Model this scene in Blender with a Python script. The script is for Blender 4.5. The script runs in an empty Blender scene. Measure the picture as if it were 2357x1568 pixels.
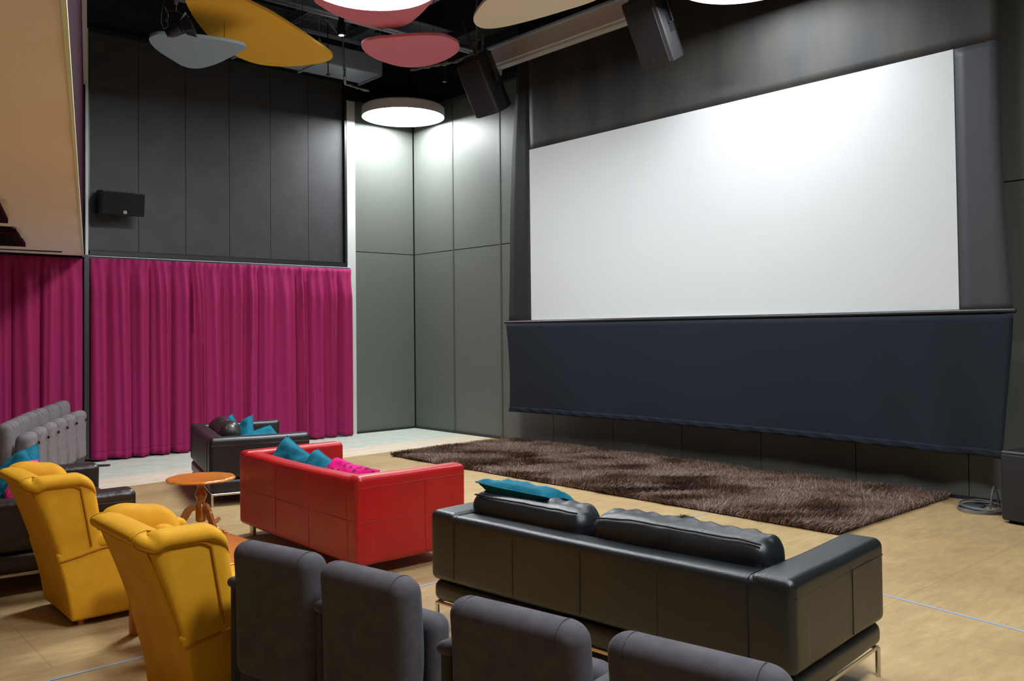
import bpy, math, random
import numpy as np
from mathutils import Vector, Matrix, noise
random.seed(7)
rng = np.random.default_rng(11)
PI = math.pi
S = bpy.context.scene
C = S.collection

# ------------------------------------------------------------------ helpers
class G:
    """collects shapes that become ONE mesh"""
    def __init__(s): s.v = []; s.f = []
    def add(s, v, f):
        o = len(s.v); s.v += [tuple(p) for p in v]; s.f += [tuple(i + o for i in q) for q in f]; return s
    def box(s, c, d, rz=0.0, M=None):
        x, y, z = d[0] / 2, d[1] / 2, d[2] / 2
        p = [Vector((a * x, b * y, e * z)) for e in (-1, 1) for b in (-1, 1) for a in (-1, 1)]
        R = M if M is not None else Matrix.Rotation(rz, 3, 'Z')
        p = [R @ q + Vector(c) for q in p]
        return s.add(p, [(0, 2, 3, 1), (4, 5, 7, 6), (0, 1, 5, 4), (2, 6, 7, 3), (0, 4, 6, 2), (1, 3, 7, 5)])
    def rbox(s, c, d, r, n=(6, 6, 6), k=4, fn=None, M=None):
        """box with round edges on a fine grid; fn(p)->p bends it"""
        hx = [e / 2 for e in d]; r = min([r] + [h * .999 for h in hx])
        def coords(h, m):
            out = [h - r + r * math.tan(PI / 4 * i / k) for i in range(k, 0, -1)]
            a = [-q for q in out]
            mid = [-(h - r) + 2 * (h - r) * i / m for i in range(m + 1)]
            return a + mid + [q for q in reversed(out)]
        cs = [coords(hx[i], n[i]) for i in range(3)]
        idx = {}; V = []; F = []
        def vid(p):
            key = tuple(round(q, 6) for q in p)
            if key in idx: return idx[key]
            q = [max(-(hx[i] - r), min(hx[i] - r, p[i])) for i in range(3)]
            dlt = Vector([p[i] - q[i] for i in range(3)])
            w = Vector(q) + (dlt.normalized() * r if dlt.length > 1e-9 else dlt)
            if fn: w = Vector(fn(w))
            if M is not None: w = M @ w
            idx[key] = len(V); V.append(w + Vector(c)); return idx[key]
        for ax in range(3):
            u, w = [(1, 2), (2, 0), (0, 1)][ax]
            for sg in (-1, 1):
                A, B = cs[u], cs[w]
                for i in range(len(A) - 1):
                    for j in range(len(B) - 1):
                        q = []
                        for (a, b) in ((A[i], B[j]), (A[i + 1], B[j]), (A[i + 1], B[j + 1]), (A[i], B[j + 1])):
                            p = [0, 0, 0]; p[ax] = sg * hx[ax]; p[u] = a; p[w] = b
                            q.append(vid(p))
                        if sg < 0: q.reverse()
                        F.append(q)
        return s.add(V, F)
    def tube(s, pts, r, n=8, cap=True, closed=False):
        P = [Vector(p) for p in pts]; m = len(P); V = []; F = []
        up = None
        for i, p in enumerate(P):
            if closed: t = P[(i + 1) % m] - P[i - 1]
            else: t = P[min(i + 1, m - 1)] - P[max(i - 1, 0)]
            t.normalize()
            if up is None: up = Vector((0, 0, 1)) if abs(t.z) < .9 else Vector((1, 0, 0))
            a = t.cross(up)
            if a.length < 1e-6: a = t.orthogonal()
            a.normalize(); b = a.cross(t); up = b.cross(t) * -1 if False else b
            up = b
            rr = r[i] if isinstance(r, (list, tuple)) else r
            for k in range(n):
                th = 2 * PI * k / n
                V.append(p + a * math.cos(th) * rr + b * math.sin(th) * rr)
        for i in range(m if closed else m - 1):
            j = (i + 1) % m
            for k in range(n):
                l = (k + 1) % n
                F.append((i * n + k, j * n + k, j * n + l, i * n + l))
        if cap and not closed:
            F.append(tuple(range(n))); F.append(tuple((m - 1) * n + k for k in reversed(range(n))))
        return s.add(V, F)
    def lathe(s, prof, n=32, c=(0, 0, 0), fr=None):
        V = []; F = []; m = len(prof)
        for i in range(n):
            th = 2 * PI * i / n; q = fr(th) if fr else 1
            for (r, z) in prof: V.append((c[0] + r * q * math.cos(th), c[1] + r * q * math.sin(th), c[2] + z))
        for i in range(n):
            j = (i + 1) % n
            for k in range(m - 1): F.append((i * m + k, j * m + k, j * m + k + 1, i * m + k + 1))
        if prof[0][0] > 1e-6: F.append(tuple(i * m for i in reversed(range(n))))
        if prof[-1][0] > 1e-6: F.append(tuple(i * m + m - 1 for i in range(n)))
        return s.add(V, F)
    def prism(s, poly, z0, z1, M=None):
        n = len(poly); V = [Vector((x, y, z0)) for x, y in poly] + [Vector((x, y, z1)) for x, y in poly]
        if M is not None: V = [M @ v for v in V]
        F = [tuple(reversed(range(n))), tuple(range(n, 2 * n))]
        for i in range(n): j = (i + 1) % n; F.append((i, j, n + j, n + i))
        return s.add(V, F)
    def grid(s, nu, nv, fn):
        V = [fn(i / nu, j / nv) for j in range(nv + 1) for i in range(nu + 1)]
        F = [(j * (nu + 1) + i, j * (nu + 1) + i + 1, (j + 1) * (nu + 1) + i + 1, (j + 1) * (nu + 1) + i) for j in range(nv) for i in range(nu)]
        return s.add(V, F)

def obj(name, g, mat, parent=None, smooth=True, ang=40, solid=0):
    me = bpy.data.meshes.new(name); me.from_pydata(g.v, [], g.f); me.validate(); me.update()
    if smooth:
        me.polygons.foreach_set('use_smooth', [True] * len(me.polygons)); me.set_sharp_from_angle(angle=math.radians(ang))
    me.materials.append(mat)
    o = bpy.data.objects.new(name, me); C.objects.link(o)
    if parent: o.parent = parent
    if solid:
        md = o.modifiers.new('thickness', 'SOLIDIFY'); md.thickness = solid; md.offset = 0
    return o
def thing(name, label, cat, loc=(0, 0, 0), rz=0, group=None):
    o = bpy.data.objects.new(name, None); C.objects.link(o); o.empty_display_size = .1
    o.location = loc; o.rotation_euler = (0, 0, rz); return tag(o, label, cat, group)
def tag(o, label, cat, group=None, kind=None):
    o['label'] = label; o['category'] = cat
    if group: o['group'] = group
    if kind: o['kind'] = kind
    return o
def struct(name, g, mat, smooth=False, parent=None, label=None):
    o = obj(name, g, mat, parent, smooth)
    if not parent: o['kind'] = 'structure'
    if label: o['label'] = label
    return o
def copy_tree(o, parent=None):
    c = o.copy(); C.objects.link(c)
    if parent: c.parent = parent
    for ch in list(o.children): copy_tree(ch, c)
    return c

def srgb(r, g, b):
    f = lambda c: ((c / 255 + .055) / 1.055) ** 2.4 if c > 10 else c / 255 / 12.92
    return (f(r), f(g), f(b), 1)
def mat(name, col, rough=.6, metal=0, col2=None, nscale=8, ndetail=4, bump=0, bscale=60, bdist=.01, sheen=0, spec=.5, coat=0, emit=0, stretch=None, ramp=(.35, .65), voro=False):
    m = bpy.data.materials.new(name); m.use_nodes = True; nt = m.node_tree; N = nt.nodes; L = nt.links
    b = N['Principled BSDF']; b.inputs['Base Color'].default_value = col; b.inputs['Roughness'].default_value = rough
    b.inputs['Metallic'].default_value = metal; b.inputs['Specular IOR Level'].default_value = spec
    if sheen: b.inputs['Sheen Weight'].default_value = sheen; b.inputs['Sheen Roughness'].default_value = .4; b.inputs['Sheen Tint'].default_value = col
    if coat: b.inputs['Coat Weight'].default_value = coat; b.inputs['Coat Roughness'].default_value = .08
    if emit: b.inputs['Emission Color'].default_value = col; b.inputs['Emission Strength'].default_value = emit
    tc = N.new('ShaderNodeTexCoord'); src = tc.outputs['Object']
    if stretch:
        mp = N.new('ShaderNodeMapping'); mp.inputs['Scale'].default_value = stretch; L.new(src, mp.inputs[0]); src = mp.outputs[0]
    if col2:
        n = N.new('ShaderNodeTexNoise'); n.inputs['Scale'].default_value = nscale; n.inputs['Detail'].default_value = ndetail; L.new(src, n.inputs['Vector'])
        r = N.new('ShaderNodeValToRGB'); r.color_ramp.elements[0].position = ramp[0]; r.color_ramp.elements[1].position = ramp[1]
        r.color_ramp.elements[0].color = col; r.color_ramp.elements[1].color = col2
        L.new(n.outputs['Fac'], r.inputs[0]); L.new(r.outputs[0], b.inputs['Base Color'])
    if bump:
        n = N.new('ShaderNodeTexVoronoi' if voro else 'ShaderNodeTexNoise'); n.inputs['Scale'].default_value = bscale
        if not voro: n.inputs['Detail'].default_value = 3
        L.new(src, n.inputs['Vector'])
        bp = N.new('ShaderNodeBump'); bp.inputs['Strength'].default_value = bump; bp.inputs['Distance'].default_value = bdist
        L.new(n.outputs[0], bp.inputs['Height']); L.new(bp.outputs[0], b.inputs['Normal'])
    return m
def perforated(name, col, rough, pitch, dark=.55, spec=.4, metal=0.0):
    """metal sheet with a fine grid of holes, object space"""
    m = mat(name, col, rough, metal, spec=spec); nt = m.node_tree; N = nt.nodes; L = nt.links; b = N['Principled BSDF']
    tc = N.new('ShaderNodeTexCoord'); sx = N.new('ShaderNodeSeparateXYZ'); L.new(tc.outputs['Object'], sx.inputs[0])
    def sn(sock, other=None):
        a = sock
        if other is not None:
            ad = N.new('ShaderNodeMath'); ad.operation = 'ADD'; L.new(sock, ad.inputs[0]); L.new(other, ad.inputs[1]); a = ad.outputs[0]
        mu = N.new('ShaderNodeMath'); mu.operation = 'MULTIPLY'; mu.inputs[1].default_value = 2 * PI / pitch; L.new(a, mu.inputs[0])
        s = N.new('ShaderNodeMath'); s.operation = 'SINE'; L.new(mu.outputs[0], s.inputs[0]); return s.outputs[0]
    a = sn(sx.outputs[0], sx.outputs[1]); c = sn(sx.outputs[2])
    mu = N.new('ShaderNodeMath'); mu.operation = 'MULTIPLY'; L.new(a, mu.inputs[0]); L.new(c, mu.inputs[1])
    r = N.new('ShaderNodeValToRGB'); r.color_ramp.elements[0].position = .25; r.color_ramp.elements[1].position = .5
    r.color_ramp.elements[0].color = col; r.color_ramp.elements[1].color = tuple(q * dark for q in col[:3]) + (1,)
    L.new(mu.outputs[0], r.inputs[0]); L.new(r.outputs[0], b.inputs['Base Color'])
    return m

M = {}
M['leather_black'] = mat('leather_black', (.006, .0075, .010, 1), .34, bump=.25, bscale=330, bdist=.003, voro=True, spec=.6)
M['leather_plain'] = mat('leather_plain', (.009, .009, .011, 1), .4, bump=.15, bscale=120, bdist=.003, spec=.6)
M['leather_brown'] = mat('leather_brown', (.018, .012, .011, 1), .36, bump=.3, bscale=25, bdist=.012, spec=.6)
M['leather_red'] = mat('leather_red', srgb(178, 16, 22), .36, col2=srgb(160, 20, 20), nscale=3, bump=.12, bscale=140, bdist=.003, spec=.5)
M['seam_black'] = mat('seam_black', (.006, .006, .007, 1), .5)
M['seam_red'] = mat('seam_red', srgb(150, 20, 24), .5)
M['chrome'] = mat('brushed_steel', (.62, .6, .57, 1), .22, 1)
M['velvet'] = mat('mustard_velvet', srgb(218, 160, 36), .75, col2=srgb(204, 144, 24), nscale=5, bump=.25, bscale=260, bdist=.002, sheen=.5, spec=.2)
M['velvet_pipe'] = mat('mustard_piping', srgb(168, 108, 10), .75, sheen=.3, spec=.2)
M['fabric_grey'] = mat('grey_wool', srgb(86, 82, 88), .9, col2=srgb(76, 73, 79), nscale=20, bump=.3, bscale=400, bdist=.002, sheen=.6, spec=.15)
M['fabric_pale'] = mat('pale_grey_wool', srgb(120, 112, 114), .9, col2=srgb(108, 102, 104), nscale=20, bump=.3, bscale=400, bdist=.002, sheen=.2, spec=.15)
M['plastic_black'] = mat('black_plastic', (.012, .012, .014, 1), .45, bump=.1, bscale=300, bdist=.001)
M['steel_dark'] = mat('dark_steel', (.05, .05, .055, 1), .4, .6)
M['wood'] = mat('varnished_wood', srgb(208, 128, 34), .28, col2=srgb(190, 104, 20), nscale=2.2, stretch=(3, 26, 3), spec=.5, coat=.5)
M['wood_dark'] = mat('varnished_wood_stem', srgb(186, 108, 28), .3, col2=srgb(156, 82, 16), nscale=3, stretch=(14, 14, 2), coat=.4)
M['wood_light'] = mat('honey_wood', srgb(196, 120, 40), .4, col2=srgb(180, 102, 30), nscale=3, stretch=(3, 20, 3))
M['teal'] = mat('teal_cotton', srgb(12, 104, 126), .85, col2=srgb(8, 90, 112), nscale=9, bump=.5, bscale=9, bdist=.03, sheen=.2, spec=.2)
M['pink'] = mat('pink_pattern', srgb(214, 10, 120), .8, col2=srgb(105, 20, 60), nscale=22, ndetail=1, ramp=(.55, .6), bump=.3, bscale=12, bdist=.02, spec=.2)
M['pink_plain'] = mat('pink_cotton', srgb(240, 50, 150), .8, bump=.3, bscale=12, bdist=.02)
M['curtain'] = mat('magenta_curtain', srgb(148, 34, 86), .85, bump=.1, bscale=300, bdist=.002, sheen=.25, spec=.2)
M['white_trim'] = mat('pale_trim', srgb(196, 198, 194), .5)
M['panel_dark'] = mat('dark_wall_panel', srgb(62, 62, 64), .55, col2=srgb(56, 56, 58), nscale=3, bump=.1, bscale=90, bdist=.003, spec=.35)
M['perf'] = perforated('perforated_panel', srgb(99, 103, 97), .45, .022, .7)
M['void'] = mat('dark_painted_wall', srgb(54, 60, 70), .8, spec=.2)
M['pale_wall'] = mat('pale_painted_wall', srgb(160, 162, 165), .8, spec=.2)
M['seam_strip'] = mat('panel_joint_strip', srgb(78, 76, 72), .5)
M['black'] = mat('matt_black', (.008, .008, .01, 1), .8, spec=.2)
M['black_frame'] = mat('black_frame', (.014, .015, .018, 1), .35)
M['soffit'] = mat('beige_plaster', srgb(242, 228, 222), .9, bump=.35, bscale=60, bdist=.006, spec=.1)
M['fascia'] = mat('plum_fascia', srgb(46, 14, 30), .9, spec=.05)
M['bead'] = mat('pale_edge_bead', srgb(220, 226, 190), .5)
M['screen'] = mat('screen_white', srgb(202, 206, 208), .8, spec=.1)
M['mask'] = mat('masking_cloth', srgb(60, 62, 66), .55, spec=.35, bump=.2, bscale=5, bdist=.02)
M['mask_top'] = mat('gloss_masking_cloth', srgb(44, 46, 49), .6, spec=.32, bump=.12, bscale=2.2, bdist=.05, col2=srgb(62, 60, 56), nscale=1.4, stretch=(1, 1.6, .5))
M['mask_dark'] = mat('dark_masking_cloth', srgb(38, 39, 42), .7, spec=.25, bump=.15, bscale=5, bdist=.02)
M['skirt'] = mat('black_serge', srgb(34, 38, 46), .95, sheen=.0, bump=.2, bscale=200, bdist=.002, spec=.15)
M['concrete'] = None
M['tape'] = mat('blue_white_tape', srgb(150, 165, 190), .4)
M['rugback'] = mat('rug_backing', srgb(30, 20, 16), .95)
M['lamp_body'] = mat('white_lamp_body', srgb(215, 212, 214), .5)
M['diffuser'] = mat('lit_diffuser', (.93, .975, 1, 1), .5, emit=26)
M['diffuser_low'] = mat('low_diffuser', (.93, .975, 1, 1), .5, emit=15)
M['diffuser_dim'] = mat('dimmed_diffuser', (.93, .975, 1, 1), .5, emit=9)
M['felt_grey'] = mat('grey_felt', srgb(166, 192, 210), .9, bump=.1, bscale=200, bdist=.002, spec=.1)
M['felt_yellow'] = mat('amber_felt', srgb(255, 198, 74), .9, bump=.1, bscale=200, bdist=.002, spec=.1)
M['felt_red'] = mat('rose_felt', srgb(236, 138, 156), .9, bump=.1, bscale=200, bdist=.002, spec=.1)
M['felt_beige'] = mat('cream_felt', srgb(244, 230, 206), .9, bump=.1, bscale=200, bdist=.002, spec=.1)
M['felt_edge'] = mat('felt_edge', srgb(150, 120, 110), .9)
M['duct'] = mat('painted_duct', srgb(146, 158, 176), .45, spec=.5)
M['deck'] = mat('dark_deck', srgb(128, 140, 158), .7)
M['beam'] = mat('painted_beam', srgb(160, 172, 190), .5)
M['foil'] = mat('crumpled_foil', (.30, .29, .26, 1), .35, 1, bump=1, bscale=40, bdist=.05)
M['case'] = mat('white_case', srgb(205, 196, 192), .5)
M['logo'] = mat('pale_logo', srgb(200, 190, 180), .5)
M['spot'] = mat('spot_lens', (.75, .85, 1, 1), .3, emit=60)
M['blue_metal'] = mat('zinc_clamp', (.5, .55, .62, 1), .3, 1)
M['cable'] = mat('grey_rubber', (.09, .09, .1, 1), .5)
M['floorbox'] = mat('floor_box_plate', srgb(60, 64, 70), .5)
M['brush'] = mat('brush_bristle', srgb(48, 38, 32), .9)

# concrete floor: three paints in bands that run along the curtain wall
def floor_mat():
    m = bpy.data.materials.new('floor_screed'); m.use_nodes = True; nt = m.node_tree; N = nt.nodes; L = nt.links; b = N['Principled BSDF']
    b.inputs['Roughness'].default_value = .5; b.inputs['Specular IOR Level'].default_value = .35
    tc = N.new('ShaderNodeTexCoord'); sx = N.new('ShaderNodeSeparateXYZ'); L.new(tc.outputs['Object'], sx.inputs[0])
    def math_(op, a, bv):
        n = N.new('ShaderNodeMath'); n.operation = op
        if hasattr(a, 'is_linked') or not isinstance(a, (int, float)): L.new(a, n.inputs[0])
        else: n.inputs[0].default_value = a
        if isinstance(bv, (int, float)): n.inputs[1].default_value = bv
        else: L.new(bv, n.inputs[1])
        return n.outputs[0]
    y = math_('SUBTRACT', sx.outputs[1], math_('MULTIPLY', sx.outputs[0], .058))
    def noise_(sc, st, det=5, rough=.6):
        mp = N.new('ShaderNodeMapping'); mp.inputs['Scale'].default_value = st; L.new(tc.outputs['Object'], mp.inputs[0])
        n = N.new('ShaderNodeTexNoise'); n.inputs['Scale'].default_value = sc; n.inputs['Detail'].default_value = det; n.inputs['Roughness'].default_value = rough
        L.new(mp.outputs[0], n.inputs['Vector']); return n.outputs['Fac']
    def ramp(f, c0, c1, p0=.35, p1=.65):
        r = N.new('ShaderNodeValToRGB'); r.color_ramp.elements[0].position = p0; r.color_ramp.elements[1].position = p1
        r.color_ramp.elements[0].color = c0; r.color_ramp.elements[1].color = c1; L.new(f, r.inputs[0]); return r.outputs[0]
    def mix(f, a, c, bt='MIX'):
        n = N.new('ShaderNodeMix'); n.data_type = 'RGBA'; n.blend_type = bt
        if isinstance(f, (int, float)): n.inputs[0].default_value = f
        else: L.new(f, n.inputs[0])
        L.new(a, n.inputs[6]); L.new(c, n.inputs[7]); return n.outputs[2]
    brown = ramp(noise_(.9, (1, 1.6, 1)), srgb(168, 142, 101), srgb(190, 163, 117), .3, .7)
    fine = ramp(noise_(5, (1, 3.5, 1), 8, .7), srgb(226, 223, 220), srgb(255, 255, 255), .3, .65)
    brown = mix(1.0, brown, fine, 'MULTIPLY')
    cream = mix(1.0, ramp(noise_(2, (1, 3, 1)), srgb(222, 208, 184), srgb(236, 224, 202)), fine, 'MULTIPLY')
    green = mix(1.0, ramp(noise_(2, (1, 4, 1)), srgb(196, 208, 196), srgb(214, 222, 208)), fine, 'MULTIPLY')
    c = mix(math_('GREATER_THAN', y, 9.73), brown, cream)
    c = mix(math_('GREATER_THAN', y, 10.43), c, green)
    # faint board joints
    br = N.new('ShaderNodeTexBrick'); br.inputs['Scale'].default_value = 1; br.inputs['Mortar Size'].default_value = .002
    br.inputs['Brick Width'].default_value = 2.4; br.inputs['Row Height'].default_value = 1.2; br.offset = .5
    br.inputs['Color1'].default_value = br.inputs['Color2'].default_value = (1, 1, 1, 1); br.inputs['Mortar'].default_value = (.62, .6, .58, 1)
    L.new(tc.outputs['Object'], br.inputs['Vector'])
    c = mix(1.0, c, br.outputs[0], 'MULTIPLY')
    L.new(c, b.inputs['Base Color'])
    n = noise_(3, (1, 3, 1)); r = N.new('ShaderNodeMapRange'); r.inputs[3].default_value = .38; r.inputs[4].default_value = .6; L.new(n, r.inputs[0]); L.new(r.outputs[0], b.inputs['Roughness'])
    return m
M['concrete'] = floor_mat()

# ------------------------------------------------------------------ setting
XW, YW = 8.757, 12.307      # screen wall plane, curtain wall plane
g = G(); g.box((2.5, 5.5, -.05), (14, 15, .1)); struct('floor', g, M['concrete'])
g = G(); g.box((2.5, 5.5, 7.25), (14, 15, .1))
for i in range(34): g.box((-4.2 + i * .4, 5.5, 7.16), (.16, 15, .09))
struct('ceiling', g, M['deck'])
# screen wall: perforated sheets 1.117 m wide on a black backing
g = G(); g.box((XW + .16, 5.5, 3.6), (.2, 15, 7.3)); bw = struct('wall_right', g, M['void'])
edges = [12.291, 11.204, 10.033, 8.928, 7.793, 6.669, 5.558, 4.433, 3.316, 2.2, 1.08, -.04, -1.16]
g = G()
for i in range(len(edges) - 1):
    a, b_ = edges[i], edges[i + 1]
    for z0, z1 in ((.03, 2.965), (2.977, 5.42)):
        g.box((XW + .03, (a + b_) / 2, (z0 + z1) / 2), (.06, abs(a - b_) - .010, z1 - z0))
struct('panel_sheet', g, M['perf'], parent=bw)
g = G(); g.box((XW - .01, 5.5, .015), (.05, 15, .03)); struct('baseboard_right', g, M['black_frame'])
g = G()
for yy in (11.204, 10.033): g.box((XW - .003, yy + (.0 if yy < 11 else 0), 2.72), (.012, .03, 5.4))
struct('trim_1', g, M['seam_strip'])
# curtain wall
g = G(); g.box((2.5, YW + .3, 3.6), (14, .2, 7.3)); lw = struct('wall_left', g, M['void'])
ax = [-4.2, -3.6, -2.95, -2.3, -1.65, -1.0, -.35, .3, .95, 1.6, 2.25, 2.9, 3.50, 4.15, 4.80, 5.45, 6.10, 6.742, 7.36]
g = G()
for i in range(len(ax) - 1):
    g.box(((ax[i] + ax[i + 1]) / 2, YW + .03, (2.78 + 5.70) / 2), (ax[i + 1] - ax[i] - .007, .06, 2.92))
struct('panel_board', g, M['panel_dark'], parent=lw)
g = G()
for z0, z1 in ((.03, 2.965), (2.977, 5.42)): g.box(((7.575 + 8.745) / 2, YW + .03, (z0 + z1) / 2), (1.165, .06, z1 - z0))
struct('panel_sheet', g, M['perf'], parent=lw)
g = G(); g.box((7.49, YW - .0, 2.71), (.15, .09, 5.42)); struct('trim_2', g, M['white_trim'], label='pale corner post')
g = G(); g.box((5.4, YW - .02, 2.74), (3.95, .07, .06)); g.box((7.385, YW - .02, 4.2), (.035, .07, 2.95)); g.box((3.49, YW - .02, 4.2), (.03, .07, 2.95))
struct('trim_3', g, M['black_frame'], label='black frame round the dark boards')
g = G(); g.box((2.5, YW + .02, 5.73), (14, .12, .05)); g.box((8.16, YW - .02, 5.47), (1.3, .14, .1)); g.box((XW - .03, 5.5, 5.47), (.14, 15, .1)); struct('trim_4', g, M['black_frame'])
g = G(); g.box((8.1, YW - .012, .015), (1.25, .05, .03)); struct('baseboard_left', g, M['black_frame'])
# walls behind the camera close the hall
g = G(); g.box((2.5, -2.05, 3.6), (14, .1, 7.3)); struct('wall_back', g, M['panel_dark'])
g = G(); g.box((-4.45, 5.5, 3.6), (.1, 15, 7.3)); struct('wall_far_left', g, M['pale_wall'])

# mezzanine: low plaster soffit whose free edge runs from over the camera to the curtain wall
e0 = Vector((.759, 2.899)); e1 = Vector((3.327, 11.892)); ed = (e1 - e0).normalized(); en = Vector((ed.y, -ed.x))
eA = e0 + ed * (-3.8); eB = e1 + ed * .36
def soff(u, v):
    p = eA + (eB - eA) * v; q = Vector((-4.3, p.y)); w = p + (q - p) * u
    z = 2.685 + .012 * math.sin(w.y * 4.2 + .6 * math.sin(w.x * 1.3)) + .008 * math.sin(w.y * 9.1 + w.x * .8)
    if u < .004: z = 2.685
    return (w.x, w.y, z)
g = G(); g.grid(60, 260, soff); so = struct('ceiling_soffit', g, M['soffit'], smooth=True)
so['label'] = 'low beige plaster ceiling under the mezzanine'
def along(o0, o1, z0, z1, mt, name):
    g = G(); a = eA + en * o0; b = eB + en * o0; c = eB + en * o1; d = eA + en * o1
    g.prism([(a.x, a.y), (b.x, b.y), (c.x, c.y), (d.x, d.y)][::-1], z0, z1); return struct(name, g, mt)
along(-.012, .004, 2.672, 2.70, M['bead'], 'trim_5'); along(-.06, 0, 2.70, 4.95, M['fascia'], 'trim_6'); along(-.06, .045, 4.95, 5.05, M['white_trim'], 'trim_7')
along(-1.2, -.06, 4.7, 4.75, M['panel_dark'], 'floor_mezzanine')
g = G(); g.box((3.44, YW - .13, 1.37), (.06, .06, 2.66)); struct('trim_8', g, M['steel_dark'])
g = G(); g.box((3.455, YW - .09, 4.2), (.035, .04, 3.0)); struct('trim_10', g, M['white_trim'])
g = G(); g.box((3.0, YW - .05, 2.695), (8.9, .06, .01)); struct('trim_9', g, M['white_trim'])

def vent(pts, label):
    t = thing('ceiling_vent', label, 'vent', (0, 0, 0))
    g = G(); g.prism(pts, 2.63, 2.672); obj('frame', g, M['fascia'], t, False)
    P = [Vector(p) for p in pts]
    for i in range(1, 8):
        g = G(); f = i / 8; a = P[0].lerp(P[3], f); b = P[1].lerp(P[2], f); dr = (b - a)
        g.tube([(a.x + dr.x * .1, a.y + dr.y * .1, 2.625), (b.x - dr.x * .25, b.y - dr.y * .25, 2.625)], .012, 6); obj('slat', g, M['black'], t)
    return t
vent([(1.72, 9.32), (2.0, 9.30), (2.40, 10.69), (2.12, 10.72)], 'dark slotted vent in the beige soffit, nearer the curtain')
vent([(1.2, 7.2), (1.42, 7.17), (1.782, 8.547), (1.55, 8.57)], 'dark slotted vent in the beige soffit, cut by the left picture edge')
g = G(); g.box((1.9, 11.6, 2.676), (2.2, .012, .02)); tag(obj('slot_diffuser', g, M['black'], None, False), 'thin dark slot line in the beige soffit above the curtain', 'air slot')

# floor tapes
def strip(p, q, w, label):
    p, q = Vector(p), Vector(q); d = (q - p).normalized(); n = Vector((-d.y, d.x)) * w / 2
    g = G(); g.prism([tuple(p - n), tuple(q - n), tuple(q + n), tuple(p + n)], .0006, .0025)
    return tag(obj('floor_tape', g, M['tape'], None, False), label, 'tape')
strip((.3, 4.62), (6.47, 4.675), .022, 'long thin bluish floor line passing under the yellow chairs and black sofa')
strip((5.42, 3.6), (5.1, 1.0), .022, 'thin bluish floor line to the right of the black sofa')

# ------------------------------------------------------------------ curtains
def curtain(name, label, x0, x1, y, z0, z1, folds, seed, amp=.055):
    t = thing(name, label, 'curtain', ((x0 + x1) / 2, y, z0), 0, None)
    rs = random.Random(seed); n = folds
    xs = np.linspace(0, 1, n + 1) + np.array([0] + [rs.uniform(-.25, .25) / n for _ in range(n - 1)] + [0])
    am = [rs.uniform(.55, 1.2) for _ in range(n + 1)]; dr = [rs.uniform(-.5, .5) / n for _ in range(n + 1)]
    sub = [rs.uniform(0, .45) for _ in range(n + 1)]; ph = [rs.uniform(0, 6) for _ in range(n + 1)]
    W, H = x1 - x0, z1 - z0; NU = n * 16
    def f(u, v):
        k = min(max(np.searchsorted(xs, u) - 1, 0), n - 1); s = (u - xs[k]) / (xs[k + 1] - xs[k])
        a = am[k] * (1 - s) + am[k + 1] * s
        # pleat: broad rounded front, tight dark valley
        w = abs(math.sin(PI * s)) ** .5
        open_ = .25 + .75 * min(1, (1 - v) * 6)
        yy = -amp * a * w * open_ * 1.6 - amp * (.12 + sub[k] * .55) * math.sin(2 * PI * s * (2 + k % 2) + ph[k] + 1.2 * v) * open_ * math.sin(PI * s) ** .3 - amp * .22 * math.sin(u * 19 + 2.2 * v + ph[k % 3] * 0) * open_
        xx = u * W + dr[k] * W * .35 * (1 - v) * math.sin(PI * s)
        zz = v * H
        if v > .965: yy -= .012 + .010 * math.sin(u * n * 18)
        if v < .03: zz += .010 * math.sin(u * n * 6.3 + 1) ; yy *= 1.05
        return (xx - W / 2, yy, zz)
    g = G(); g.grid(NU, 44, f); obj('cloth', g, M['curtain'], t, True, 80, solid=.004)
    g = G(); g.tube([tuple(Vector(f(i / NU, .045)) + Vector((0, -.004, 0))) for i in range(NU + 1)], .0035, 5); obj('hem_stitching', g, M['curtain'], t)
    g = G(); g.tube([(-W / 2, 0.02, H + .005), (W / 2, 0.02, H + .005)], .012, 8); obj('track', g, M['steel_dark'], t)
    return t
curtain('stage_curtain', 'wide magenta pleated curtain below the dark wall boards', 3.475, 7.43, 12.2, .02, 2.665, 15, 3, .075)
curtain('stage_curtain', 'magenta curtain in shadow behind the grey tip-up seats, under the beige soffit', -.6, 3.40, 12.2, .02, 2.655, 15, 9, .075)

# ------------------------------------------------------------------ projection screen
scr = thing('projection_screen', 'huge white cinema screen with black masking cloth on the right wall', 'screen', (8.4, 6.1, 0))
def yzgrid(nu, nv, fn): g = G(); g.grid(nu, nv, fn); return g
oy = 6.1
def rect(y0, y1, z0, z1, x=0): return yzgrid(1, 1, lambda u, v: (x, y0 + (y1 - y0) * u - oy, z0 + (z1 - z0) * v))
g = G(); g.box((0, (8.977 + 3.228) / 2 - oy, (1.788 + 4.203) / 2), (.012, 8.977 - 3.228, 4.203 - 1.788)); obj('screen_surface', g, M['screen'], scr, False)
def yl_(z): return float(np.interp(z, [1.77, 2.4, 3.3, 4.2, 4.82, 5.6, 6.7], [9.46, 9.43, 9.405, 9.35, 9.28, 9.2, 9.15]))
def yr_(z): return float(np.interp(z, [1.77, 2.2, 2.6, 3.2, 3.77, 4.54, 6.7], [2.775, 2.80, 2.822, 2.838, 2.838, 2.828, 2.80]))
def topm(u, v):
    z = 4.203 + (6.7 - 4.203) * v; yl = 8.978; yr = yr_(z)
    y = yl + (yr - yl) * u
    return (.004 + .003 * math.sin(y * 2.1 + z) * min(1, v * 8), y - oy, z)
g = yzgrid(70, 24, topm); obj('top_masking', g, M['mask_top'], scr, True, 80, solid=.004)
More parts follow.
